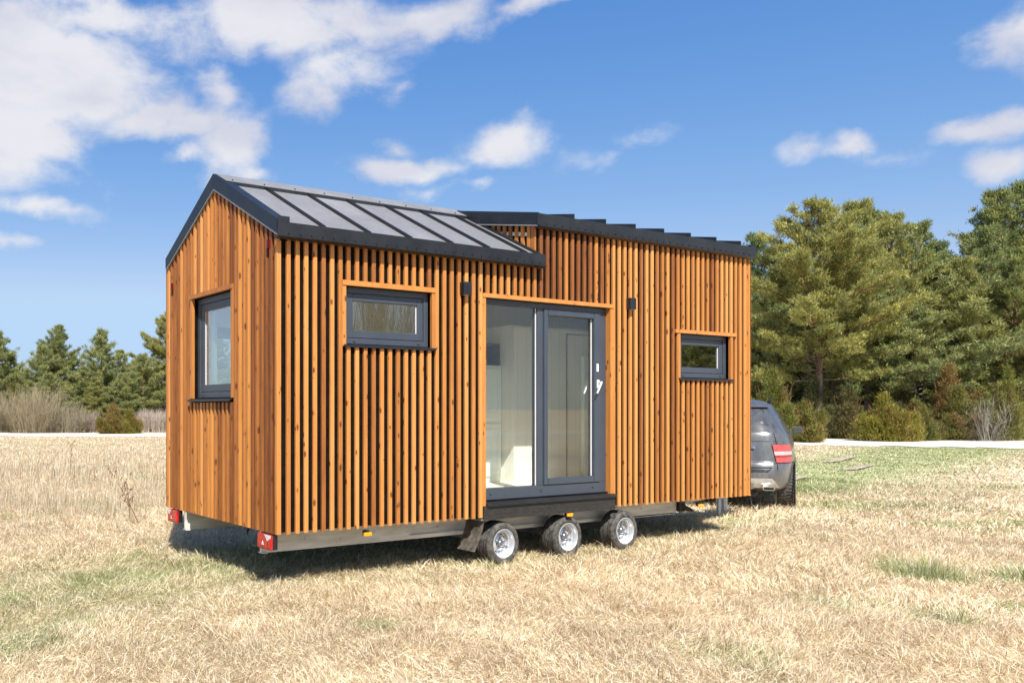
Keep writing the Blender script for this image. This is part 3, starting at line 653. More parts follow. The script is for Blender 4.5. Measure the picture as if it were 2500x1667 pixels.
for sg in (1, -1): patch('tailgate_gap', 'hole_dark', .66, 1.245, 0, 0, .003, tf=lambda q, sg=sg: (thr(sg * .722 + .004, 1.0), thr(sg * .722 - .004, 1.0)), nz=8, nth=1, thick=.004)
patch('tailgate_crease', 'hole_dark', 1.105, 1.111, 0, 0, .003, tf=lambda q: (thr(.70, 1.1), thr(-.70, 1.1)), nz=1, thick=.004)
patch('bumper_gap', 'hole_dark', .757, .763, 0, 0, .004, tf=lambda q: (PI - PI / 4 - .5, PI + PI / 4 + .5), nz=1, nth=40, thick=.005)
patch('tailgate_lip', 'car_paint', .70, .765, 0, 0, .02, tf=lambda q: (thr(.66, .73), thr(-.66, .73)), nz=2, thick=.03)
patch('handle_strip', 'chrome', .99, 1.035, 0, 0, .03, tf=lambda q: (thr(.42, 1.0), thr(-.42, 1.0)), nz=2, thick=.03)
patch('skid_plate', 'skid_silver', .37, .52, 0, 0, .012, tf=lambda q: (thr(.76 - .13 * q, .4), thr(-.76 + .13 * q, .4)), nz=4, thick=.03)
for (t0, t1) in ((PI + .91, PI + 1.25), (PI + 1.28, PI + 1.75), (PI + 1.78, PI + 2.2)):
    for s in (1, -1): patch('side_window', 'car_glass', 1.24, 1.58, t0 * s, t1 * s, .004)
patch('windscreen', 'car_glass', 1.22, 1.66, -.6, .6, .004)
for s in (1, -1):
    tlm = None
    for i, (q0, q1, mt) in enumerate(((0, .30, 'dusty_red'), (.315, .40, 'dusty_red_dark'), (.41, .62, 'clear_lens'), (.63, 1., 'dusty_red'))):
        z0, z1 = .775 + .28 * q0, .775 + .28 * q1
        def tf(q, z0=z0, z1=z1, s=s):
            z = z0 + (z1 - z0) * q; inner = thr(-(.71 - .06 * ((z - .775) / .28)) + 0, z); outer = PI + PI / 4 + .10 + .0 * q
            return (inner, outer) if s > 0 else (2 * PI - inner, 2 * PI - outer)
        if i == 0:
            tlm = patch('tail_light', mt if mt != 'clear_lens' else 'pink_lens', z0, z1, 0, 0, .016, tf=tf, nz=2, nth=18)
        else: patch('lens_band', 'pink_lens' if mt == 'clear_lens' else mt, z0, z1, 0, 0, .016, par=tlm, tf=tf, nz=2, nth=18)
    f = MB(); y = -.62 * s                                       # exhaust in the bumper
    P = [(y - .075, .335), (y + .075, .335), (y + .085, .35), (y + .078, .395), (y - .07, .40), (y - .083, .36)]
    f.prism(P, 0, -.025, .10); ex = f.build('exhaust', 'chrome', car, bevel=.008)
    f = MB(); f.prism([(y - .063, .346), (y + .063, .346), (y + .07, .355), (y + .064, .384), (y - .058, .388), (y - .069, .362)], 0, -.0295, -.026); f.build('opening', 'hole_dark', ex)
    f = MB(); f.prism([(-.02, .0), (.14, .04), (.17, .10), (.12, .17), (-.02, .16)], 1, 0, .09)
    mir = f.build('mirror', 'car_paint', car, bevel=.02, smooth=40, xf=None)
    me = mir.data
    for v in me.vertices:
        x, yy, z = v.co; v.co = (3.02 + yy, -s * (.93 + x), 1.14 + z)
    f = MB(); f.prism([(.01, .025), (.13, .058), (.148, .10), (.11, .145), (.01, .137)], 1, -.004, .0); mg = f.build('mirror_glass', 'mirror_dark', mir)
    for v in mg.data.vertices:
        x, yy, z = v.co; v.co = (3.016 + yy, -s * (.93 + x), 1.14 + z)
    f = MB(); f.tube([(.75, -s * .62, 1.735), (.9, -s * .63, 1.79), (2.2, -s * .60, 1.80), (2.5, -s * .59, 1.73)], .018, 8); f.build('roof_rail', 'black_plastic', car, smooth=True)
    for xw in (.93, 3.85):
        f = MB(); yo = -s * .966; d_ = s
        f.lathe([(.24, .03 * d_), (.26, -.0 * d_), (.33, -.005 * d_), (.355, .03 * d_), (.36, .12 * d_), (.355, .22 * d_), (.33, .25 * d_), (.22, .25 * d_)], (xw, yo, .355), n=48)
        for k in range(44):
            a = 2 * PI * k / 44
            for (ya, yb, sh) in ((.02, .12, .0), (.135, .235, .07)):
                n = len(f.v)
                for rr in (.356, .368):
                    for (yy, dd) in ((ya, -.045), (yb, -.01), (yb, .045), (ya, .01)): f.v.append((xw + rr * math.cos(a + dd + sh), yo + yy * d_, .355 + rr * math.sin(a + dd + sh)))
                for q in ((4, 5, 6, 7), (0, 1, 5, 4), (1, 2, 6, 5), (2, 3, 7, 6), (3, 0, 4, 7)): f.face([n + i for i in q])
        wh = f.build('wheel', 'rubber', car, smooth=35)
        f = MB(); f.lathe([(.245, .035 * d_), (.24, .02 * d_), (.2, .05 * d_), (.06, .04 * d_), (0, .035 * d_)], (xw, yo, .355), n=30)
        f.build('rim', 'rim_silver', wh, smooth=40)
        f = MB(); f.lathe([(.405, .0 * d_), (.378, .0 * d_), (.378, .014 * d_), (.405, .014 * d_)], (xw, yo + .004 * s, .36), n=40); f.build('wheel_arch', 'black_plastic', car, smooth=40)
f = MB(); f.box((.12, -.45, .22), (.9, .45, .31)); f.build('underbody', 'black_plastic', car)
f = MB(); f.tube([(-.02, 0, .40), (-.15, 0, .36), (-.17, 0, .42)], .02, 10); f.build('tow_hook', 'hub_metal', car)
f = MB(); f.tube([(-.03, -.30, .62), (-.06, -.31, .5), (-.05, -.33, .40), (-.03, -.36, .25), (-.10, -.40, .1), (-.22, -.46, .015)], .009, 8)
cb = f.build('trailing_cable', 'black_plastic', None, smooth=True); cb.location = C0; cb.rotation_euler = (0, 0, HD); tag(cb, 'thin black cable hanging from the car boot down to the grass', 'cable')

# ------------------------------------------------------------------ ground
G = np.random.default_rng(11)
def hash2(i, j, s=0):
    n = (i.astype(np.int64) * 374761393 + j.astype(np.int64) * 668265263 + s * 144665) & 0x7fffffff
    n = ((n ^ (n >> 13)) * 1274126177) & 0x7fffffff
    return ((n ^ (n >> 16)) & 0xffff) / 65535.0
def vnoise(x, y, s=0):
    xi, yi = np.floor(x), np.floor(y); fx, fy = x - xi, y - yi; fx = fx * fx * (3 - 2 * fx); fy = fy * fy * (3 - 2 * fy)
    xi = xi.astype(np.int64); yi = yi.astype(np.int64)
    a, b = hash2(xi, yi, s), hash2(xi + 1, yi, s); c, d = hash2(xi, yi + 1, s), hash2(xi + 1, yi + 1, s)
    return (a * (1 - fx) + b * fx) * (1 - fy) + (c * (1 - fx) + d * fx) * fy
def fbm(x, y, s=0, o=4):
    v = 0; a = .5; t = 0
    for k in range(o): v = v + a * vnoise(x * 2 ** k, y * 2 ** k, s + k * 17); t += a; a *= .5
    return v / t
def sm(x, a, b): q = np.clip((x - a) / (b - a), 0, 1); return q * q * (3 - 2 * q)
def gz(x, y):
    """height of the field: small hummocks, level under the wheels"""
    x = np.asarray(x, float); y = np.asarray(y, float)
    flat = np.minimum(sm(np.hypot((x - 4) / 5, (y - 1.2) / 2.0), .9, 1.5), 1)
    h = (fbm(x * .9, y * .9, 3) - .5) * .10 * flat + (fbm(x * .25, y * .25, 9) - .5) * .10 * flat
    for (c, k) in ((.55, .24), (2.15, .2)):                      # wheel ruts behind the trailer
        d = (y - (c + k * x)); h = h - .035 * np.exp(-(d / .16) ** 2) * (1 - sm(x, -.5, 1.2)) * sm(x, -9, -5)
    return h * (1 - sm(np.hypot(x - 4, y), 22, 34)) - .012
def green(x, y):
    """how green the turf is, 0 to 1: patches, the strip behind the trailer, the mown strip beside the car"""
    n = fbm(x * .8, y * .8, 21); n2 = fbm(x * 2.7, y * 2.7, 31)
    g = sm(n + .25 * (n2 - .5), .60, .74) * .55
    band = np.exp(-((y - (1.35 + .2 * x)) / 1.25) ** 2) * (1 - sm(x, .8, 3.5)) * (.35 + .8 * n2)
    g = np.maximum(g, band * .75)
    for (cx, cy, r, k) in ((5.9, -2.35, .55, 1.), (6.6, -2.9, .5, .9), (5.0, -3.4, .45, .6), (3.9, -3.2, .4, .5), (6.4, -2.0, .4, .7), (1.7, -3.0, .5, .45), (5.9, -4.0, .7, .5)):
        g = np.maximum(g, k * (1 - sm(np.hypot(x - cx, (y - cy)), r * .3, r)) * (.5 + .8 * n2))
    t = np.clip((x - 13) / 25, 0, 1); yc = 3.6 + 6.2 * t
    strip = np.exp(-((y - yc) / (1.6 + 1.2 * t)) ** 2) * sm(x, 10.5, 14) * (1 - sm(x, 42, 48))
    g = np.maximum(g, strip * (.7 + .9 * n2))
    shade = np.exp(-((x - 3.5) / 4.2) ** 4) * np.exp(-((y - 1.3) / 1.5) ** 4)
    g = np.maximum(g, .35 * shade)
    return np.clip(g, 0, 1)
# road: near and far edges
RN = [(-60., 70.), (-25., 57.), (7.25, 43.8), (15.7, 38.4), (27, 26.5), (36.4, 14.6), (41.1, 8.4), (50, -6), (62, -30)]
RF = [(-62., 82.), (-25., 67.), (9.6, 52.8), (18.6, 45.0), (33, 35), (46.5, 22.0), (54.5, 14.6), (66, -3), (80, -30)]
def seg_road(x, y):
    """signed position across the road: 0 near edge, 1 far edge, from the interpolated edges"""
    best = np.full(np.shape(x), 9.); bd = np.full(np.shape(x), 1e9)
    for i in range(len(RN) - 1):
        for q in np.linspace(0, 1, 7)[:-1]:
            nx = RN[i][0] * (1 - q) + RN[i + 1][0] * q; ny = RN[i][1] * (1 - q) + RN[i + 1][1] * q
            fx = RF[i][0] * (1 - q) + RF[i + 1][0] * q; fy = RF[i][1] * (1 - q) + RF[i + 1][1] * q
            dx, dy = fx - nx, fy - ny; l2 = dx * dx + dy * dy; t = ((x - nx) * dx + (y - ny) * dy) / l2
            d = np.abs((x - nx) * dy - (y - ny) * dx); m = (d < bd) & (np.hypot(x - nx, y - ny) < 40); best = np.where(m, t, best); bd = np.where(m, d, bd)
    return best
def mesh_from(name, V, F4=None, F3=None, mat=None, cols=None, smooth=False, fcols=None):
    me = bpy.data.meshes.new(name); nv = len(V); me.vertices.add(nv); me.vertices.foreach_set('co', np.asarray(V, np.float32).ravel())
    n4 = 0 if F4 is None else len(F4); n3 = 0 if F3 is None else len(F3)
    loops = np.concatenate([np.asarray(a, np.int32).ravel() for a in (F4, F3) if a is not None and len(a)])
    me.loops.add(len(loops)); me.loops.foreach_set('vertex_index', loops)
    me.polygons.add(n4 + n3); st = np.concatenate([np.arange(n4) * 4, n4 * 4 + np.arange(n3) * 3]).astype(np.int32)
    me.polygons.foreach_set('loop_start', st)
    me.update(calc_edges=True)
    if smooth: me.polygons.foreach_set('use_smooth', np.ones(n4 + n3, bool))
    if cols is not None:
        a = me.attributes.new('tint', 'FLOAT_COLOR', 'POINT'); c = np.ones((nv, 4), np.float32); c[:, :3] = cols; a.data.foreach_set('color', c.ravel())
    if fcols is not None:
        a = me.attributes.new('tint', 'FLOAT_COLOR', 'FACE'); c = np.ones((n4 + n3, 4), np.float32); c[:, :3] = fcols; a.data.foreach_set('color', c.ravel())
    if mat: me.materials.append(MT[mat])
    me.validate()
    o = bpy.data.objects.new(name, me); COL.objects.link(o); return o
def axis_steps(c0, c1, step, far):
    a = list(np.arange(c0, c1 + 1e-6, step)); s = step; x = c0; lo = []
    while x > -far: s *= 1.22; x -= s; lo.append(x)
    s = step; x = a[-1]; hi = []
    while x < far: s *= 1.22; x += s; hi.append(x)
    return np.array(lo[::-1] + a + hi)
xs = axis_steps(-6, 22, .10, 1800); ys = axis_steps(-8, 12, .10, 1800)
X, Y = np.meshgrid(xs, ys, indexing='ij'); nx, ny = X.shape
Zg = gz(X, Y)
I = np.arange(nx * ny).reshape(nx, ny); Fg = np.stack([I[:-1, :-1], I[1:, :-1], I[1:, 1:], I[:-1, 1:]], -1).reshape(-1, 4)
m, t, b, o = newmat('field_soil'); g = N(t, 'ShaderNodeNewGeometry'); gt = N(t, 'ShaderNodeAttribute', attribute_name='tint')
f1 = NOISE(t, g.outputs['Position'], 9, 8, .7, .4, (1, 1, 0)); f2 = NOISE(t, g.outputs['Position'], .7, 5, .6, 0, (1, 1, 0)); f3 = NOISE(t, g.outputs['Position'], 60, 4, .7, 1.5, (1, 1, 0))
c = MIX(t, RANGE(t, f3, .3, .7), (.34, .265, .165), (.70, .58, .40)); c = MIX(t, RANGE(t, f1, .35, .7, 0, .7), c, (.42, .33, .205)); c = MIX(t, RANGE(t, f2, .35, .7, 0, .35), c, (.66, .55, .38))
cg = MIX(t, RANGE(t, f3, .3, .7), (.20, .25, .09), (.42, .46, .2)); c = MIX(t, gt.outputs['Fac'], c, cg)
L(t, c, b.inputs['Base Color']); b.inputs['Roughness'].default_value = .95; b.inputs['Specular IOR Level'].default_value = .1; BUMP(t, b, f1, .5, .05)
gc = green(X, Y).ravel(); gr_ = mesh_from('ground', np.stack([X, Y, Zg], -1).reshape(-1, 3), Fg, None, 'field_soil', np.repeat(gc[:, None], 3, 1) * .7, True); tag(gr_, kind='structure')
# gravel road
m, t, b, o = newmat('gravel'); g = N(t, 'ShaderNodeNewGeometry'); f1 = NOISE(t, g.outputs['Position'], 40, 5, .7); f2 = NOISE(t, g.outputs['Position'], .5, 5, .6, 0, (1, 1, 0))
c = MIX(t, RANGE(t, f1, .3, .7), (.40, .37, .31), (.72, .68, .60)); c = MIX(t, RANGE(t, f2, .35, .7, 0, .6), c, (.56, .49, .38)); L(t, c, b.inputs['Base Color']); b.inputs['Roughness'].default_value = .95; BUMP(t, b, f1, .4, .02)
def ribbon(name, A, B, z):
    V = []; K = 14
    for i in range(len(A) - 1):
        for k in range(K):
            q = k / K
            for P in (A, B):
                j = rnd.uniform(-.55, .55)
                V.append((P[i][0] * (1 - q) + P[i + 1][0] * q + j, P[i][1] * (1 - q) + P[i + 1][1] * q + j, z))
    F = [(2 * i, 2 * i + 1, 2 * i + 3, 2 * i + 2) for i in range(len(V) // 2 - 1)]
    return mesh_from(name, V, F, None, 'gravel')
tag(ribbon('gravel_road', RN, RF, .012), kind='structure')
tag(ribbon('gravel_road', [(-40, -26), (0, -27), (40, -30), (90, -45)], [(-40, -31), (0, -32), (40, -35), (92, -51)], .012), kind='structure')
plain('worn_soil', (.36, .30, .21), .95, noise=.4, scale=12)
def patchy(x, y, lx, ly, ang, seed):
    n = 26; V = [(x, y, .03)]; r_ = random.Random(seed)
    for k in range(n):
        a = 2 * math.pi * k / n; q = r_.uniform(.75, 1.15); dx, dy = lx * q * math.cos(a), ly * q * math.sin(a)
        V.append((x + dx * math.cos(ang) - dy * math.sin(ang), y + dx * math.sin(ang) + dy * math.cos(ang), .022))
    return mesh_from('worn_soil_patch', V, None, [(0, 1 + k, 1 + (k + 1) % n) for k in range(n)], 'worn_soil')
for i, (x, y, lx, ly, a) in enumerate(((22.4, 5.75, 1.9, .16, .25), (26.2, 8.0, 2.6, .2, .3), (16.5, 4.4, 1.3, .14, .25))):
    tag(patchy(x, y, lx, ly, a, i), kind='structure')

# ------------------------------------------------------------------ grass, blade by blade
def blades(P, length, width, lean, heading, tint, segs=3, curl=1.1):
    """P (n,3) roots; lean = angle from the vertical at the root; the blade bends over along its heading"""
    n = len(P); k = segs + 1
    d = np.stack([np.cos(heading), np.sin(heading)], -1); side = np.stack([-d[:, 1], d[:, 0]], -1)
    pts = np.zeros((n, k, 3)); cur = P.copy(); pts[:, 0] = cur
    ang = lean.copy(); step = length / segs
    for s_ in range(1, k):
        cur = cur.copy(); cur[:, 0] += np.sin(ang) * d[:, 0] * step; cur[:, 1] += np.sin(ang) * d[:, 1] * step; cur[:, 2] += np.cos(ang) * step
        pts[:, s_] = cur; ang = ang + curl * G.uniform(.0, 1., n) / segs
    gr0 = gz(pts[:, :, 0], pts[:, :, 1]) + .004; pts[:, :, 2] = np.maximum(pts[:, :, 2], gr0)
    tw = G.uniform(-1, 1, n)
    V = []; 
    for s_ in range(k - 1):
        w_ = (width * (1 - .75 * s_ / segs) / 2)[:, None]
        o2 = np.concatenate([side * w_, (tw * width * .35)[:, None]], -1)
        V += [pts[:, s_] - o2, pts[:, s_] + o2]
    V.append(pts[:, -1]); V = np.stack(V, 1); nv = V.shape[1]; b0 = (np.arange(n) * nv)[:, None]
    F4 = np.concatenate([b0 + np.array([[2 * s_, 2 * s_ + 1, 2 * s_ + 3, 2 * s_ + 2]]) for s_ in range(k - 2)]) if k > 2 else np.zeros((0, 4), int)
    F3 = b0 + np.array([[2 * (k - 2), 2 * (k - 2) + 1, 2 * (k - 2) + 2]])
    return V.reshape(-1, 3), F4, F3, np.repeat(tint, nv, 0)
def merge(parts):
    V, F4, F3, Cc = [], [], [], []; o_ = 0
    for v, a, c, q in parts: V.append(v); F4.append(a + o_); F3.append(c + o_); Cc.append(q); o_ += len(v)
    return np.concatenate(V), np.concatenate(F4), np.concatenate(F3), np.concatenate(Cc)
STRAW = np.array([(.84, .73, .52), (.88, .79, .60), (.78, .65, .43), (.92, .85, .70), (.68, .53, .34), (.82, .70, .48), (.42, .30, .17), (.30, .20, .10)]) * 1.04
GRN = np.array([(.25, .30, .11), (.33, .37, .16), (.42, .44, .21), (.18, .235, .075), (.47, .48, .27)])
PH = 32 * math.pi / 180
def sector(r0, r1, dens, a0=-.36, a1=.80):
    """random roots between two distances from the camera, over a wider fan than the view"""
    area = (a1 - a0) / 2 * (r1 * r1 - r0 * r0); n = int(area * dens); r = np.sqrt(G.uniform(r0 * r0, r1 * r1, n)); a = G.uniform(a0, a1, n)
    x = CAM[0] + r * (np.cos(a) * FWD[0] + np.sin(a) * RGT[0]); y = CAM[1] + r * (np.cos(a) * FWD[1] + np.sin(a) * RGT[1]); return x, y
def field(x, y, L0, L1, w, flatness, greenmix=1., segs=3):
    n = len(x); clump = fbm(x * 5.5, y * 5.5, 51); big = fbm(x * .7, y * .7, 61)
    head = fbm(x * 1.1, y * 1.1, 71, 3) * 9 + G.normal(0, 1.0, n) + (G.random(n) < .45) * G.uniform(0, 6.28, n)
    lean = np.clip(G.normal(flatness, .28, n) - (clump - .5) * .7, .05, 1.5)
    Ln = G.uniform(L0, L1, n) * (.6 + .8 * clump)
    gp = green(x, y); isg = G.random(n) < np.clip(gp * 1.15 * greenmix + .05, 0, .93)
    ti = STRAW[G.integers(0, len(STRAW), n)] * (.82 + .36 * G.random(n))[:, None] * (.88 + .24 * big)[:, None]
    tg = GRN[G.integers(0, len(GRN), n)] * (.8 + .5 * G.random(n))[:, None]
    ti = np.where(isg[:, None], tg, ti); brown = sm(fbm(x * 1.7, y * 1.7, 81), .52, .72)[:, None] * .20; ti = ti * (1 - brown) + ti * np.array([.66, .58, .52]) * brown
    for (c_, k_) in ((.55, .24), (2.15, .2)):                    # worn soil and crushed straw in the wheel ruts
        rut = (np.exp(-((y - (c_ + k_ * x)) / .13) ** 2) * (1 - sm(x, -.2, 1.5)) * (.35 + .9 * big))[:, None]; ti = ti * (1 - rut * .55) + np.array([.26, .20, .12]) * rut * .4; Ln = Ln * (1 - .6 * rut[:, 0])
    lean = np.where(isg, lean * .6, lean); Ln = np.where(isg, Ln * .75, Ln)
    P = np.stack([x, y, gz(x, y) + .0], -1)
    P[:, 2] += np.where(isg, 0, G.random(n) ** 2 * .035)
    return blades(P, Ln, np.full(n, w) * G.uniform(.6, 1.3, n), lean, head, ti, segs)
def keep(x, y, extra=0):
    t = seg_road(x, y); m = ~((t > -.02) & (t < 1.02)); return x[m], y[m]
def nolie(x, y):
    m = np.ones(len(x), bool)
    for xc in (2.743, 3.72, 4.676): m &= ~((np.abs(x - xc) < .13) & (y > -.0) & (y < .2))
    return x[m], y[m]
parts = []
x, y = nolie(*sector(3.6, 8.5, 10500)); parts.append(field(x, y, .03, .115, .0036, .98, segs=2))
x, y = nolie(*sector(8.5, 14, 4200)); parts.append(field(x, y, .035, .12, .0056, .95, segs=2))
x, y = sector(14, 24, 1000); parts.append(field(x, y, .05, .14, .011, .95, segs=2))
for (r0, r1, a0, a1, dn) in ((.4, 3.6, -1.3, 1.6, 1500), (3.6, 11, -1.05, -.36, 900), (3.6, 11, .80, 1.4, 900), (11, 24, -.9, -.36, 260), (11, 24, .80, 1.25, 260)):   # thinner growth at the sides, for other viewpoints
    x, y = sector(r0, r1, dn, a0, a1); parts.append(field(x, y, .06, .17, .009 if r0 < 10 else .012, .95, segs=2))
V, F4, F3, Cc = merge(parts)
g1 = mesh_from('dry_grass', V, F4, F3, 'blade', Cc); tag(g1, 'flattened straw coloured dry grass covering the near field', 'grass', kind='stuff')
parts = []
x, y = keep(*sector(24, 62, 190, -.7, 1.1)); parts.append(field(x, y, .025, .075, .028, .95, segs=2))
V, F4, F3, Cc = merge(parts)
g1 = mesh_from('far_dry_grass', V, F4, F3, 'blade', Cc); tag(g1, 'short dry grass thinning out towards the gravel road', 'grass', kind='stuff')
# tall standing stalks at the left, beyond the trailer
def tall(x, y, h0, h1, w, wl=.22):
    n = len(x); P = np.stack([x, y, gz(x, y)], -1); c = fbm(x * .8, y * .8, 91)
    ti = STRAW[G.integers(0, 7, n)] * (.62 + .3 * G.random(n))[:, None]; red = (G.random(n) < .12)[:, None]; ti = np.where(red, np.array([.38, .22, .14]), ti)
    lim = np.clip(1 - ((x - CAM[0]) * FWD[0] + (y - CAM[1]) * FWD[1]) / 40, .14, 1)
    return blades(P, G.uniform(h0, h1, n) * (.5 + c) * lim, np.full(n, w) * G.uniform(.6, 1.4, n), np.abs(G.normal(0, wl, n)), G.uniform(0, 6.28, n), ti, 3, .5)
def leftm(x, y, s=0):
    rx, ry = x - CAM[0], y - CAM[1]; Zc = rx * FWD[0] + ry * FWD[1]; lat = rx * RGT[0] + ry * RGT[1]
    q = sm(fbm(x * .5, y * .5, 101) * .9 + (Zc - 10.5) / 9, .45, .95) * (lat / Zc < .15)
    m = G.random(len(x)) < q; return x[m], y[m]
x, y = leftm(*sector(9.5, 18, 330, -.45, .1)); p1 = tall(x, y, .22, .55, .006)
x, y = leftm(*sector(18, 46, 130, -.5, .15)); x, y = keep(x, y); p2 = tall(x, y, .3, .62, .014)
V, F4, F3, Cc = merge([p1, p2])
g1 = mesh_from('tall_dry_grass', V, F4, F3, 'blade', Cc); tag(g1, 'tall pale standing stalks in the field left of the house', 'grass', kind='stuff')
# denser straw fringe along the wood edge and the road
x, y = sector(48, 68, 26, -.5, .85); t_ = seg_road(x, y); m = (t_ > 1.0) & (t_ < 2.2); x, y = x[m], y[m]
V, F4, F3, Cc = merge([tall(x, y, .3, .7, .06, .6)])
g1 = mesh_from('verge_grass', V, F4, F3, 'blade', Cc); tag(g1, 'ragged dry grass verge between the gravel road and the trees', 'grass', kind='stuff')
# fresh green tufts
def tuft(name, x, y, r, n, h, label, w=.006):
    xx = x + G.normal(0, r * .5, n); yy = y + G.normal(0, r * .5, n); ti = GRN[G.integers(0, 3, n)] * (.8 + .5 * G.random(n))[:, None]
    dry = G.random(n) < .25; ti = np.where(dry[:, None], STRAW[G.integers(0, 4, n)], ti)
    v, a, c, q = blades(np.stack([xx, yy, gz(xx, yy)], -1), G.uniform(h * .5, h, n), np.full(n, w), np.abs(G.normal(.35, .3, n)), np.arctan2(yy - y, xx - x) + G.normal(0, .6, n), ti, 4, 1.2)
    o = mesh_from(name, v, a, c, 'blade', q); tag(o, label, 'grass tuft'); return o
for args in (((5.95, -2.3), .30, 420, .26, 'larger and farther of the two big green tufts in the field'), ((6.6, -2.85), .30, 420, .24, 'green leafy tuft nearest the right edge of the picture'),
             ((3.95, -3.35), .14, 130, .18, 'small fresh green tuft in the straw, front of the field'), ((2.42, -.12), .07, 50, .16, 'little green tuft at the foot of the rearmost tyre')):
    (x, y), r, n, h, lab = args; tuft('grass_tuft', x, y, r, n, h, lab)
# dried weed stalks at the left
def weed(x, y, h, seed, lean):
    r_ = random.Random(seed); mb = MB(); p0 = Vector((x, y, float(gz(x, y)))); tip = p0 + Vector((lean[0] * h, lean[1] * h, h)); mb.tube([p0, p0.lerp(tip, .5) + Vector((.01, .0, .02)), tip], [.006, .005, .002], 5)
    for k in range(9):
        q = r_.uniform(.35, .98); a = r_.uniform(0, 6.28); s_ = p0.lerp(tip, q); mb.tube([s_, s_ + Vector((math.cos(a) * .07, math.sin(a) * .07, .09))], [.0035, .0015], 4)
        for j in range(3): c = s_ + Vector((math.cos(a) * .07, math.sin(a) * .07, .09)) + Vector((r_.uniform(-.02, .02),) * 3); mb.box(c - Vector((.006,) * 3), c + Vector((.006,) * 3))
    return mb.build('weed_stalk', 'shelf_brown')
for i, ((u, v, Z), h, ln, lab) in enumerate((((340, 1290, 11.5), .75, (-.45, .3), 'leaning dry brown weed stalk left of the rear tail light'), ((318, 1290, 11.8), .62, (-.1, .0), 'upright dry weed stalk with small seed heads, left of the leaning one'), ((170, 1165, 19.), .8, (.05, .0), 'tall dark seed stalk standing far out in the dry field'))):
    p = at(u, v, Z); tag(weed(p[0], p[1], h, i, ln), lab, 'weed')

# ------------------------------------------------------------------ trees and shrubs
def tris_at(C, D, ln, wd):
    """slender triangles at centres C pointing along D"""
    n = len(C); D = D / np.maximum(np.linalg.norm(D, axis=1, keepdims=True), 1e-6); R = G.normal(0, 1, (n, 3)); S_ = np.cross(D, R); S_ /= np.maximum(np.linalg.norm(S_, axis=1, keepdims=True), 1e-6)
    a = C - S_ * (wd / 2)[:, None]; b = C + S_ * (wd / 2)[:, None]; c = C + D * ln[:, None]
    V = np.stack([a, b, c], 1).reshape(-1, 3); return V, np.arange(3 * n).reshape(-1, 3)
def pine(H, spread, base, nl, seed, hue, lean=0., dense=1.0, bare=.0, vshape=1.0):
    """Scots pine: trunk, whorled limbs, twigs carrying needle clumps. Returns (trunk mesh, crown mesh)"""
    r_ = random.Random(seed); mb = MB()
    tp = [Vector((lean * (k / 8) ** 2 * H * .1 + r_.uniform(-.06, .06) * (k > 0), r_.uniform(-.06, .06) * (k > 0), H * k / 8 * .97)) for k in range(9)]
    tr_ = .013 * H
    mb.tube(tp, [tr_ * (1.15 - k / 8.6) for k in range(9)], 8)
    def trunk_at(z):
        q = min(max(z / (H * .97), 0), .999) * 8; i = int(q); return tp[i].lerp(tp[i + 1], q - i)
    C, D, T = [], [], []
    for k in range(nl):
        q = (k + r_.random()) / nl; z = H * (base + (1 - base) * q ** .92); f = 1 - q
        prof = (math.sin(min(1, f * 1.22 + .02) * math.pi * .5) ** 1.05) * (1 if f < .8 else 1 - (f - .8) * 1.2)
        ln = spread * prof * r_.uniform(.5, 1.2) * vshape + .25; a = k * 2.4 + r_.uniform(-.5, .5)
        el_ = .05 + .75 * q + r_.uniform(-.15, .15)
        p0 = trunk_at(z); d = Vector((math.cos(a) * math.cos(el_), math.sin(a) * math.cos(el_), math.sin(el_)))
        pts = [p0]; 
        for j in range(1, 5):
            dd = (d + Vector((r_.uniform(-.2, .2), r_.uniform(-.2, .2), .05 * j + r_.uniform(-.12, .12)))).normalized(); pts.append(pts[-1] + dd * ln / 4)
        lr = max(.012, tr_ * .42 * (ln / (spread + .3)) * (1 - q * .5)); mb.tube(pts, [lr, lr * .8, lr * .55, lr * .35, .008], 5, False)
        if q < bare and r_.random() < .6: continue
        tn_ = r_.gauss(0, .08)
        ntw = int(max(5, ln * 6.0 * dense))
        for j in range(ntw):
            s_ = r_.uniform(.07, 1.0) ** .8 * 4; i = min(3, int(s_)); pp = pts[i].lerp(pts[i + 1], s_ - i); sd_ = r_.choice((-1, 1)); w2 = (1.15 - s_ / 4 * .75) * ln * .42
            td = (d + Vector((-d.y, d.x, 0)) * sd_ * r_.uniform(.3, 1.3) + Vector((0, 0, r_.uniform(-.1, .45)))).normalized(); tl_ = w2 * r_.uniform(.4, 1.) + .12
            mb.tube([pp, pp + td * tl_], [.012, .006], 3, False)
            for m_ in range(max(2, int(tl_ * 5.5))):
                e_ = pp + td * tl_ * r_.uniform(.25, 1.08) + Vector((r_.gauss(0, .07), r_.gauss(0, .07), r_.gauss(.03, .06))); C.append(e_); D.append(td * .5 + Vector((0, 0, .6))); T.append(tn_ + r_.gauss(0, .13))
    C = np.array(C); D = np.array(D); T = np.array(T); per = 24
    C2 = np.repeat(C, per, 0) + G.normal(0, .085, (len(C) * per, 3)); D2 = np.repeat(D, per, 0) + G.normal(0, .62, (len(C) * per, 3)); T2 = np.repeat(T, per) + G.normal(0, .12, len(C) * per)
    n = len(C2); V, F = tris_at(C2, D2, G.uniform(.12, .26, n), G.uniform(.03, .058, n))
    base_c = np.array(hue); col = base_c[None] * (1 + T2[:, None] * np.array([1.3, 1.05, .8]))
    dead = G.random(n) < .05; col = np.where(dead[:, None], np.array([.24, .17, .08]), np.clip(col, .008, 1))
    return mb, V, F, col
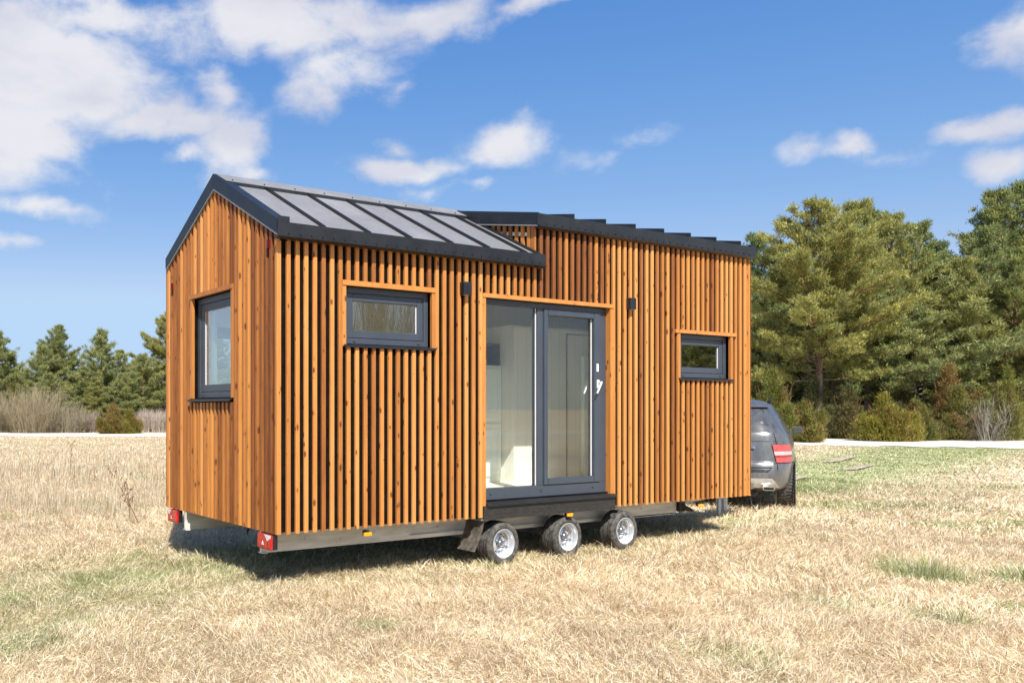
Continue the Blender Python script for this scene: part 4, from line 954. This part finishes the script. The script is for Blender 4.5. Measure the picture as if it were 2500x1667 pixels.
def tree_obj(name, mb, V, F, col, loc, rz, label, cat, group=None, sc=1.0, stem='trunk', fol='crown', bark='pine_bark'):
    e = empty(name, loc, rz); e.scale = (sc,) * 3; tag(e, label, cat, group)
    a = mb.build(stem, bark, e, smooth=40); c = mesh_from(fol, V, None, F, 'needles', fcols=col); c.parent = e
    return e, a, c
PINES = 'pines at the wood edge'
def cols(hue): return hue
protos = []
HUES = [(.34, .335, .10), (.25, .28, .09), (.22, .26, .09), (.30, .325, .12), (.18, .235, .085), (.23, .275, .10), (.31, .315, .10)]
specs = [(14, 4.4, .22, 92, 3, HUES[0], .2, 1.05, .12), (13, 3.1, .15, 84, 5, HUES[1], -.2, 1.0, .15), (13, 2.8, .28, 76, 8, HUES[2], .3, .9, .25), (9, 2.9, .08, 70, 13, HUES[3], .1, 1.0, .0), (12, 2.2, .30, 66, 17, HUES[4], 0, .85, .2), (13, 2.3, .12, 88, 23, HUES[5], .2, .9, .15), (11.5, 2.7, .16, 84, 29, HUES[6], -.3, .95, .12)]
for s_ in specs:
    H, sp_, ba, nl, sd_, hu, ln_, de, br = s_; mb, V, F, col = pine(H, sp_, ba, nl, sd_, hu, ln_, de, br); protos.append((H, mb, V, F, col))
made = {}
def put_pine(k, u, vtop, Z, rz, label, hs=1.0, wide=1.0, vb=None, group=PINES):
    p = at(u, 999, Z); H = protos[k][0]; top = 1.62 + (HY - vtop) / FPX * Z; sc = top / H * hs
    if k not in made:
        _, mb, V, F, col = protos[k]; e, a, c = tree_obj('pine_tree', mb, V, F, col, (p[0], p[1], 0), rz, label, 'pine tree', group, sc); made[k] = (e, a, c)
    else:
        e0, a0, c0 = made[k]; e = e0.copy(); COL.objects.link(e)
        for ch in (a0, c0): q = ch.copy(); COL.objects.link(q); q.parent = e
        e.location = (p[0], p[1], 0); e.rotation_euler = (0, 0, rz); e['label'] = label; e['group'] = group
    e.scale = (sc * wide, sc * wide, sc); return e
# right-hand wood
put_pine(0, 1999, 493, 47, .4, 'broad golden green pine with a reddish trunk, the nearest beside the car', wide=1.0)
put_pine(6, 2083, 507, 54, 1.0, 'dense pine close behind the right side of the golden pine')
put_pine(2, 2148, 520, 57, 2.2, 'pine second behind the golden pine, narrow top against the sky')
put_pine(6, 2175, 532, 50, 3.4, 'full crowned mid green pine, next pine right of the golden one', wide=.95)
put_pine(5, 2241, 553, 53, 4.0, 'dark pine with a one-sided slanting top in mid wood')
put_pine(4, 2289, 597, 61, .7, 'small pointed pine top in the dip of the wood skyline')
put_pine(3, 2304, 655, 49, 1.3, 'low bushy pine in the dip, grey bare branches beneath', wide=1.15)
put_pine(4, 2330, 632, 58, 2.7, 'thin pine just right of the dip in the skyline')
put_pine(5, 2403, 560, 50, 4.6, 'open crowned pine with bare lower trunk left of the tallest pair')
put_pine(1, 2451, 470, 54, 5.3, 'very tall dark pine, left one of the tallest pair')
put_pine(5, 2500, 450, 56, .2, 'tallest dark pine at the picture edge, right one of the pair', wide=1.2)
put_pine(1, 2475, 610, 47, 2.0, 'deep green full pine in front of the tallest pair', wide=.9)
put_pine(5, 2120, 560, 49, 1.7, 'slender pine squeezed between golden pine and full crowned pine')
put_pine(6, 2350, 640, 48, .5, 'slender mid height pine in front of the skyline dip')
put_pine(5, 2035, 600, 51, 4.1, 'slender pine half behind the golden pine')
put_pine(1, 1790, 640, 58, 1.1, 'pine hidden behind the far end of the house')
put_pine(1, 2580, 500, 52, 3.0, 'pine just outside the right edge of the picture')
put_pine(0, 2680, 520, 50, 1.0, 'pine standing furthest right outside the picture')
put_pine(4, 1852, 578, 62, 1.9, 'slim dark pine showing right beside the far end of the house')
put_pine(3, 1880, 700, 55, 3.9, 'low broad pine behind the car roof', wide=1.1)
put_pine(1, 1925, 640, 58, 2.9, 'shaded pine between the slim one and the golden one')
put_pine(3, 2110, 700, 51, 5.0, 'low branching pine behind the round juniper', wide=1.2)
put_pine(3, 2230, 740, 48, .9, 'greyish low pine with drooping boughs at mid wood', wide=1.2)
put_pine(2, 2360, 690, 54, 3.1, 'bare trunked pine in the shade of the wood')
# left-hand wood
LG = 'pines beyond the field at the left'
put_pine(3, -8, 815, 66, .5, 'pine cut off by the left picture edge', wide=1.0, group=LG)
put_pine(1, 138, 797, 68, 2.0, 'conical pine, the taller one between edge and the flat topped pine', wide=1.15, group=LG)
put_pine(3, 105, 850, 65, 3.2, 'low pine before the conical one', wide=1.0, group=LG)
put_pine(3, 248, 812, 66, 4.5, 'open pine with a flat layered top left of the house', wide=.95, group=LG)
put_pine(1, 330, 880, 72, 1.1, 'small distant pine between the layered one and the house', wide=1.3, group=LG)
put_pine(0, 408, 765, 66, 5.2, 'tall pine half hidden by the house gable', wide=.95, group=LG)
put_pine(3, 350, 870, 63, 2.4, 'broad low pine close to the house gable', wide=1.2, group=LG)
put_pine(3, 205, 900, 64, .3, 'low spreading pine behind the bare thicket', wide=1.35, group=LG)
put_pine(6, 25, 872, 67, 1.6, 'low pine in the gap right of the edge pine at the left', wide=1.2, group=LG)
put_pine(5, 175, 868, 70, .9, 'pine filling the gap between conical and layered pines', wide=1.4, group=LG)
put_pine(6, 290, 858, 69, 3.7, 'rounded pine top right behind the layered pine', wide=1.2, group=LG)
put_pine(3, 120, 915, 62, 2.9, 'bushy low pine over the tan thicket', wide=1.4, group=LG)
put_pine(6, 235, 925, 62, 5.1, 'bushy low pine above the pinkish shrub', wide=1.4, group=LG)
put_pine(3, 300, 915, 62, 1.9, 'bushy low pine above the rusty juniper', wide=1.4, group=LG)
put_pine(1, -110, 800, 66, 4.2, 'pine outside the left edge', group=LG)
put_pine(1, 520, 800, 68, 3.3, 'first pine hidden behind the house', group=LG)
put_pine(3, 60, 905, 66, 5.8, 'short pine at the left behind brown twigs', wide=1.1, group=LG)
for i, (u, vt, Z, k, rz) in enumerate(((620, 780, 69, 6, .4), (720, 820, 70, 3, 1.2), (820, 770, 72, 1, 2.2), (930, 800, 70, 5, 3.1), (1040, 760, 70, 0, 4.4), (1150, 780, 68, 6, 5.0), (1270, 740, 68, 1, .9), (1390, 720, 66, 5, 1.8), (1500, 700, 64, 0, 2.7), (1600, 690, 62, 6, 3.9), (1700, 660, 60, 1, 5.6))):
    put_pine(k, u, vt, Z, rz, ('first second third fourth fifth sixth seventh eighth ninth tenth eleventh'.split()[i] + ' pine of the row screened by the house, from its gable end'), wide=1.2, group='pines screened by the house')
for i, (u, vt, Z, k, rz) in enumerate(((-260, 790, 66, 6, .4), (-420, 820, 66, 1, 2.0), (-600, 800, 66, 5, 4.0))): put_pine(k, u, vt, Z, rz, ['first', 'second', 'third'][i] + ' pine past the left picture edge', wide=1.2, group=LG)
for i, (u, vt, Z, k, rz) in enumerate(((2800, 500, 50, 5, .4), (2930, 540, 52, 1, 2.0), (3080, 520, 50, 6, 4.0), (3250, 560, 50, 0, 1.))): put_pine(k, u, vt, Z, rz, ['first', 'second', 'third', 'fourth'][i] + ' pine past the right picture edge', wide=1.1)
# far wood mass behind the single trees
def wood_mass(name, pts, h, hue, label):
    C, T = [], []
    for (u0, u1, Z, v0) in pts:
        n = int(abs(u1 - u0) * Z / 2012 * 900 * h / 8)
        u = G.uniform(u0, u1, n); Zz = Z + G.uniform(0, 6, n); top = 1.62 + (HY - v0) / FPX * Z
        for i in range(n):
            p = at(u[i], 999, Zz[i]); z = top * G.random() ** .8 * (.72 + .5 * float(fbm(np.array([p[0] * .35]), np.array([p[1] * .35]), 7)[0])); C.append((p[0], p[1], z)); T.append(0)
    C = np.array(C); per = 6; C2 = np.repeat(C, per, 0) + G.normal(0, .22, (len(C) * per, 3)); n = len(C2); D = G.normal(0, 1, (n, 3)) + np.array([0, 0, .5])
    V, F = tris_at(C2, D, G.uniform(.25, .5, n), G.uniform(.10, .2, n)); cl = fbm(C2[:, 0] * .6 + C2[:, 2], C2[:, 1] * .6 + C2[:, 2] * .7, 5)
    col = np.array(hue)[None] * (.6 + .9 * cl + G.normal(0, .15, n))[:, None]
    o = mesh_from(name, V, None, F, 'needles', fcols=np.clip(col, .005, 1)); tag(o, label, 'wood', kind='stuff'); return o
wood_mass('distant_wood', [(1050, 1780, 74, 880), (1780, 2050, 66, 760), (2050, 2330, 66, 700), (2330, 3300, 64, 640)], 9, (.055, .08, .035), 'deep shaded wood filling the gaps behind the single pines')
wood_mass('distant_thicket', [(-900, 1100, 76, 945)], 5, (.10, .10, .055), 'far thicket closing the horizon behind the left trees')

def juniper(h, r, seed, hue, rust, n=9000, lob=11):
    r_ = random.Random(seed); lobes = [(lx_, ly_, lh_ * (1 - .55 * min(1, math.hypot(lx_, ly_) / r)), lr_) for (lx_, ly_, lh_, lr_) in [(r_.uniform(-.75, .75) * r, r_.uniform(-.6, .6) * r, r_.uniform(.35, 1.0) * h, r_.uniform(.2, .42) * r) for _ in range(lob)]] + [(0, 0, h, r * .4)]
    C = []; T = []; Cn = G.random((n, 4))
    for i in range(n):
        lx, ly, lh, lr = lobes[int(Cn[i, 0] * len(lobes))]; q = Cn[i, 1] ** .85; z = lh * q; rr = lr * (1 - q ** 1.4) ** .8 * (.55 + .45 * Cn[i, 2] ** .4) * (1 + .35 * math.sin(z * 9 + lx * 20)) ; a = Cn[i, 3] * 6.283
        C.append((lx * (.6 + .6 * q) + rr * math.cos(a), ly * (.6 + .6 * q) + rr * math.sin(a), z + .03)); T.append((math.cos(a) * .7, math.sin(a) * .7, 1.1))
    C = np.array(C); D = np.array(T); per = 5; C2 = np.repeat(C, per, 0) + G.normal(0, .09, (n * per, 3)); D2 = np.repeat(D, per, 0) + G.normal(0, .5, (n * per, 3)); m_ = len(C2)
    V, F = tris_at(C2, D2, G.uniform(.09, .24, m_), G.uniform(.022, .045, m_)); cl = fbm(C2[:, 0] * 2.2 + C2[:, 2] * 1.1, C2[:, 1] * 2.2 - C2[:, 2], seed); q = sm(cl, .42, .66)[:, None] * rust
    col = np.array(hue)[None] * 1.35 * (1 - q) + np.array([.27, .16, .055]) * q; col = col * (.75 + .5 * G.random(m_))[:, None]
    mb = MB()
    for k in range(7): a = r_.uniform(0, 6.28); mb.tube([(0, 0, 0), (math.cos(a) * r * .2, math.sin(a) * r * .2, h * .4), (math.cos(a) * r * .35, math.sin(a) * r * .35, h * .8)], [.05, .035, .01], 5)
    return mb, V, F, col
JG = 'junipers at the wood edge'
for (u, vt, Z, wpx, seed, hue, rust, lab) in (
    (1888, 905, 42, 200, 1, (.15, .155, .035), .5, 'big yellow green juniper directly behind the car'),
    (1965, 985, 41, 120, 2, (.17, .16, .04), .6, 'low olive juniper right of the car mirror'),
    (2157, 965, 42, 155, 3, (.21, .19, .035), .35, 'round yellow green juniper under the middle of the right wood'),
    (2250, 1000, 43, 90, 4, (.12, .13, .035), .3, 'small dark green juniper between the round one and the rusty one'),
    (2318, 893, 44, 150, 5, (.14, .135, .035), .95, 'tall rusty brown juniper in the right wood'),
    (2378, 985, 43, 80, 14, (.15, .14, .035), .8, 'low brownish juniper at the foot of the rusty one'),
    (2462, 905, 43, 110, 6, (.155, .165, .035), .3, 'upright yellow green juniper near the right picture edge'),
    (2508, 850, 46, 130, 7, (.115, .12, .035), .5, 'tall dull juniper cut by the right picture edge'),
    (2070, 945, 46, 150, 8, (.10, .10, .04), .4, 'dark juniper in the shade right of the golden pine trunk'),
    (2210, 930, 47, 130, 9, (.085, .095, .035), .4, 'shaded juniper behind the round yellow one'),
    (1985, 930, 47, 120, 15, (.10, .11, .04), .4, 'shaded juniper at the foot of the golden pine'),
    (276, 990, 55, 95, 10, (.16, .135, .035), .8, 'rusty juniper beside the road left of the house, the larger of two'),
    (318, 1003, 55, 70, 11, (.19, .165, .035), .5, 'small yellowish juniper next to the rusty one left of the house'),
    (30, 940, 64, 110, 12, (.13, .14, .03), .4, 'olive juniper behind the bare thicket at the left'),
    (2620, 900, 44, 160, 13, (.14, .14, .035), .5, 'juniper outside the right edge of the picture')):
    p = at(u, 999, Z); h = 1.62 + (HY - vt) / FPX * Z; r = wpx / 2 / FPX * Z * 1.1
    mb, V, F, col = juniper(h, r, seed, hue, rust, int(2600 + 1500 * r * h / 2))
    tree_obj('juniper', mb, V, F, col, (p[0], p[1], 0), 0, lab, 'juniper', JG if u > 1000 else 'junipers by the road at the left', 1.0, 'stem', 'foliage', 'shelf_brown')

def thicket(h, r, n, seed, hue, up=1.0):
    """leafless shrub: many arching stems that fork"""
    r_ = np.random.default_rng(seed); Vs, Fs, Cs = [], [], []; o_ = 0
    a = r_.uniform(0, 6.283, n); rad = r * .55 * np.sqrt(r_.random(n)); P = np.stack([rad * np.cos(a), rad * np.sin(a), np.zeros(n)], -1); tilt = r_.normal(.0, .35, n) / up + rad / r * .5 / up; Lh = h * r_.uniform(.55, 1.08, n)
    def run(P, a, tilt, Lh, w, bend):
        nonlocal o_
        k = 5; pts = [P]; t_ = tilt.copy(); cur = P
        for s_ in range(1, k):
            cur = cur + np.stack([np.sin(t_) * np.cos(a), np.sin(t_) * np.sin(a), np.cos(t_)], -1) * (Lh / (k - 1))[:, None]; cur = cur + r_.normal(0, .02, cur.shape); pts.append(cur); t_ = t_ + bend * r_.uniform(.2, 1, len(a)) / k
        pts = np.stack(pts, 1); m_ = len(P); sdv = np.stack([-np.sin(a + r_.uniform(-1.5, 1.5, m_)), np.cos(a), np.zeros(m_)], -1)
        V = []; 
        for s_ in range(k): ww = w * (1 - .8 * s_ / (k - 1)) / 2; V += [pts[:, s_] - sdv * ww, pts[:, s_] + sdv * ww]
        V = np.stack(V, 1); b0 = (np.arange(m_) * 2 * k)[:, None] + o_
        Fs.append(np.concatenate([b0 + np.array([[2 * s_, 2 * s_ + 1, 2 * s_ + 3, 2 * s_ + 2]]) for s_ in range(k - 1)])); Vs.append(V.reshape(-1, 3)); o_ += m_ * 2 * k
        c = np.array(hue)[None] * r_.uniform(.6, 1.4, m_)[:, None]; Cs.append(np.repeat(c, 2 * k, 0)); return pts
    pts = run(P, a, tilt, Lh, .024, .5)
    for rep in range(9):
        i = r_.integers(1, 4, n); q = pts[np.arange(n), i]; run(q, a + r_.normal(0, 1.5, n), np.abs(tilt + r_.normal(.5, .4, n)) / up, Lh * r_.uniform(.15, .42, n), .013, .3)
    return np.concatenate(Vs), np.concatenate(Fs), np.concatenate(Cs)
for (u, vt, Z, wpx, n, hue, up, lab) in (
    (85, 945, 57, 190, 620, (.33, .27, .17), 1., 'large leafless tan thicket left of the house'),
    (-15, 955, 58, 150, 480, (.29, .24, .16), 1., 'leafless thicket cut by the left picture edge'),
    (170, 985, 57, 130, 380, (.30, .25, .17), 1., 'lower leafless thicket right of the large tan one'),
    (225, 1008, 58, 60, 220, (.36, .29, .25), 1.2, 'pinkish grey bare shrub left of the rusty juniper'),
    (385, 1003, 58, 120, 560, (.40, .33, .27), 3., 'dense pale upright twigs against the house gable'),
    (350, 1005, 60, 60, 300, (.38, .31, .25), 3., 'pale upright twigs right of the yellowish juniper'),
    (460, 1003, 58, 110, 400, (.40, .33, .27), 3., 'pale upright twigs hidden behind the house'),
    (2410, 965, 42, 110, 90, (.27, .24, .20), .8, 'leafless grey shrub between rusty and upright junipers'),
    (2330, 860, 50, 150, 140, (.24, .20, .16), .9, 'grey leafless saplings in the gloom behind the rusty juniper'),
    (302, 945, 70, 50, 120, (.35, .32, .34), 1.6, 'small far leafless tree between two left pines')):
    p = at(u, 999, Z); h = 1.62 + (HY - vt) / FPX * Z; r = wpx / 2 / FPX * Z
    V, F, c = thicket(h, r, n, int(u) % 97 + 3, hue, up); o = mesh_from('bare_shrub', V, F, None, 'twig', c); o.location = (p[0], p[1], 0); tag(o, lab, 'shrub', 'leafless shrubs')
# trees on the camera's side of the field, seen in the panes
for (k, x, y, s_, rz, lab) in ((3, 31, -46, .62, 0, 'low pine far behind the camera, first of the near side row'), (0, 37, -50, .5, 1, 'broad pine far behind the camera, second of the near side row'), (1, 72, -42, .85, 2, 'pine far behind the camera, third of the near side row'),
                               (0, 80, -46, .85, 3, 'pine far behind the camera, fourth of the near side row'), (1, 90, -44, 1., 4, 'pine far behind the camera, last of the near side row')):
    e0, a0, c0 = made[k]; e = e0.copy(); COL.objects.link(e)
    for ch in (a0, c0): q = ch.copy(); COL.objects.link(q); q.parent = e
    e.location = (x, y, 0); e.rotation_euler = (0, 0, rz); e.scale = (s_,) * 3; e['label'] = lab; e['group'] = 'pines on the near side'
V, F, c = thicket(7.5, 2.6, 900, 55, (.22, .2, .12), 1.); o = mesh_from('bare_shrub', V, F, None, 'twig', c); o.location = (16.5, -19.5, 0); tag(o, 'tall weeping leafless tree mirrored in the long window', 'tree', 'leafless shrubs')
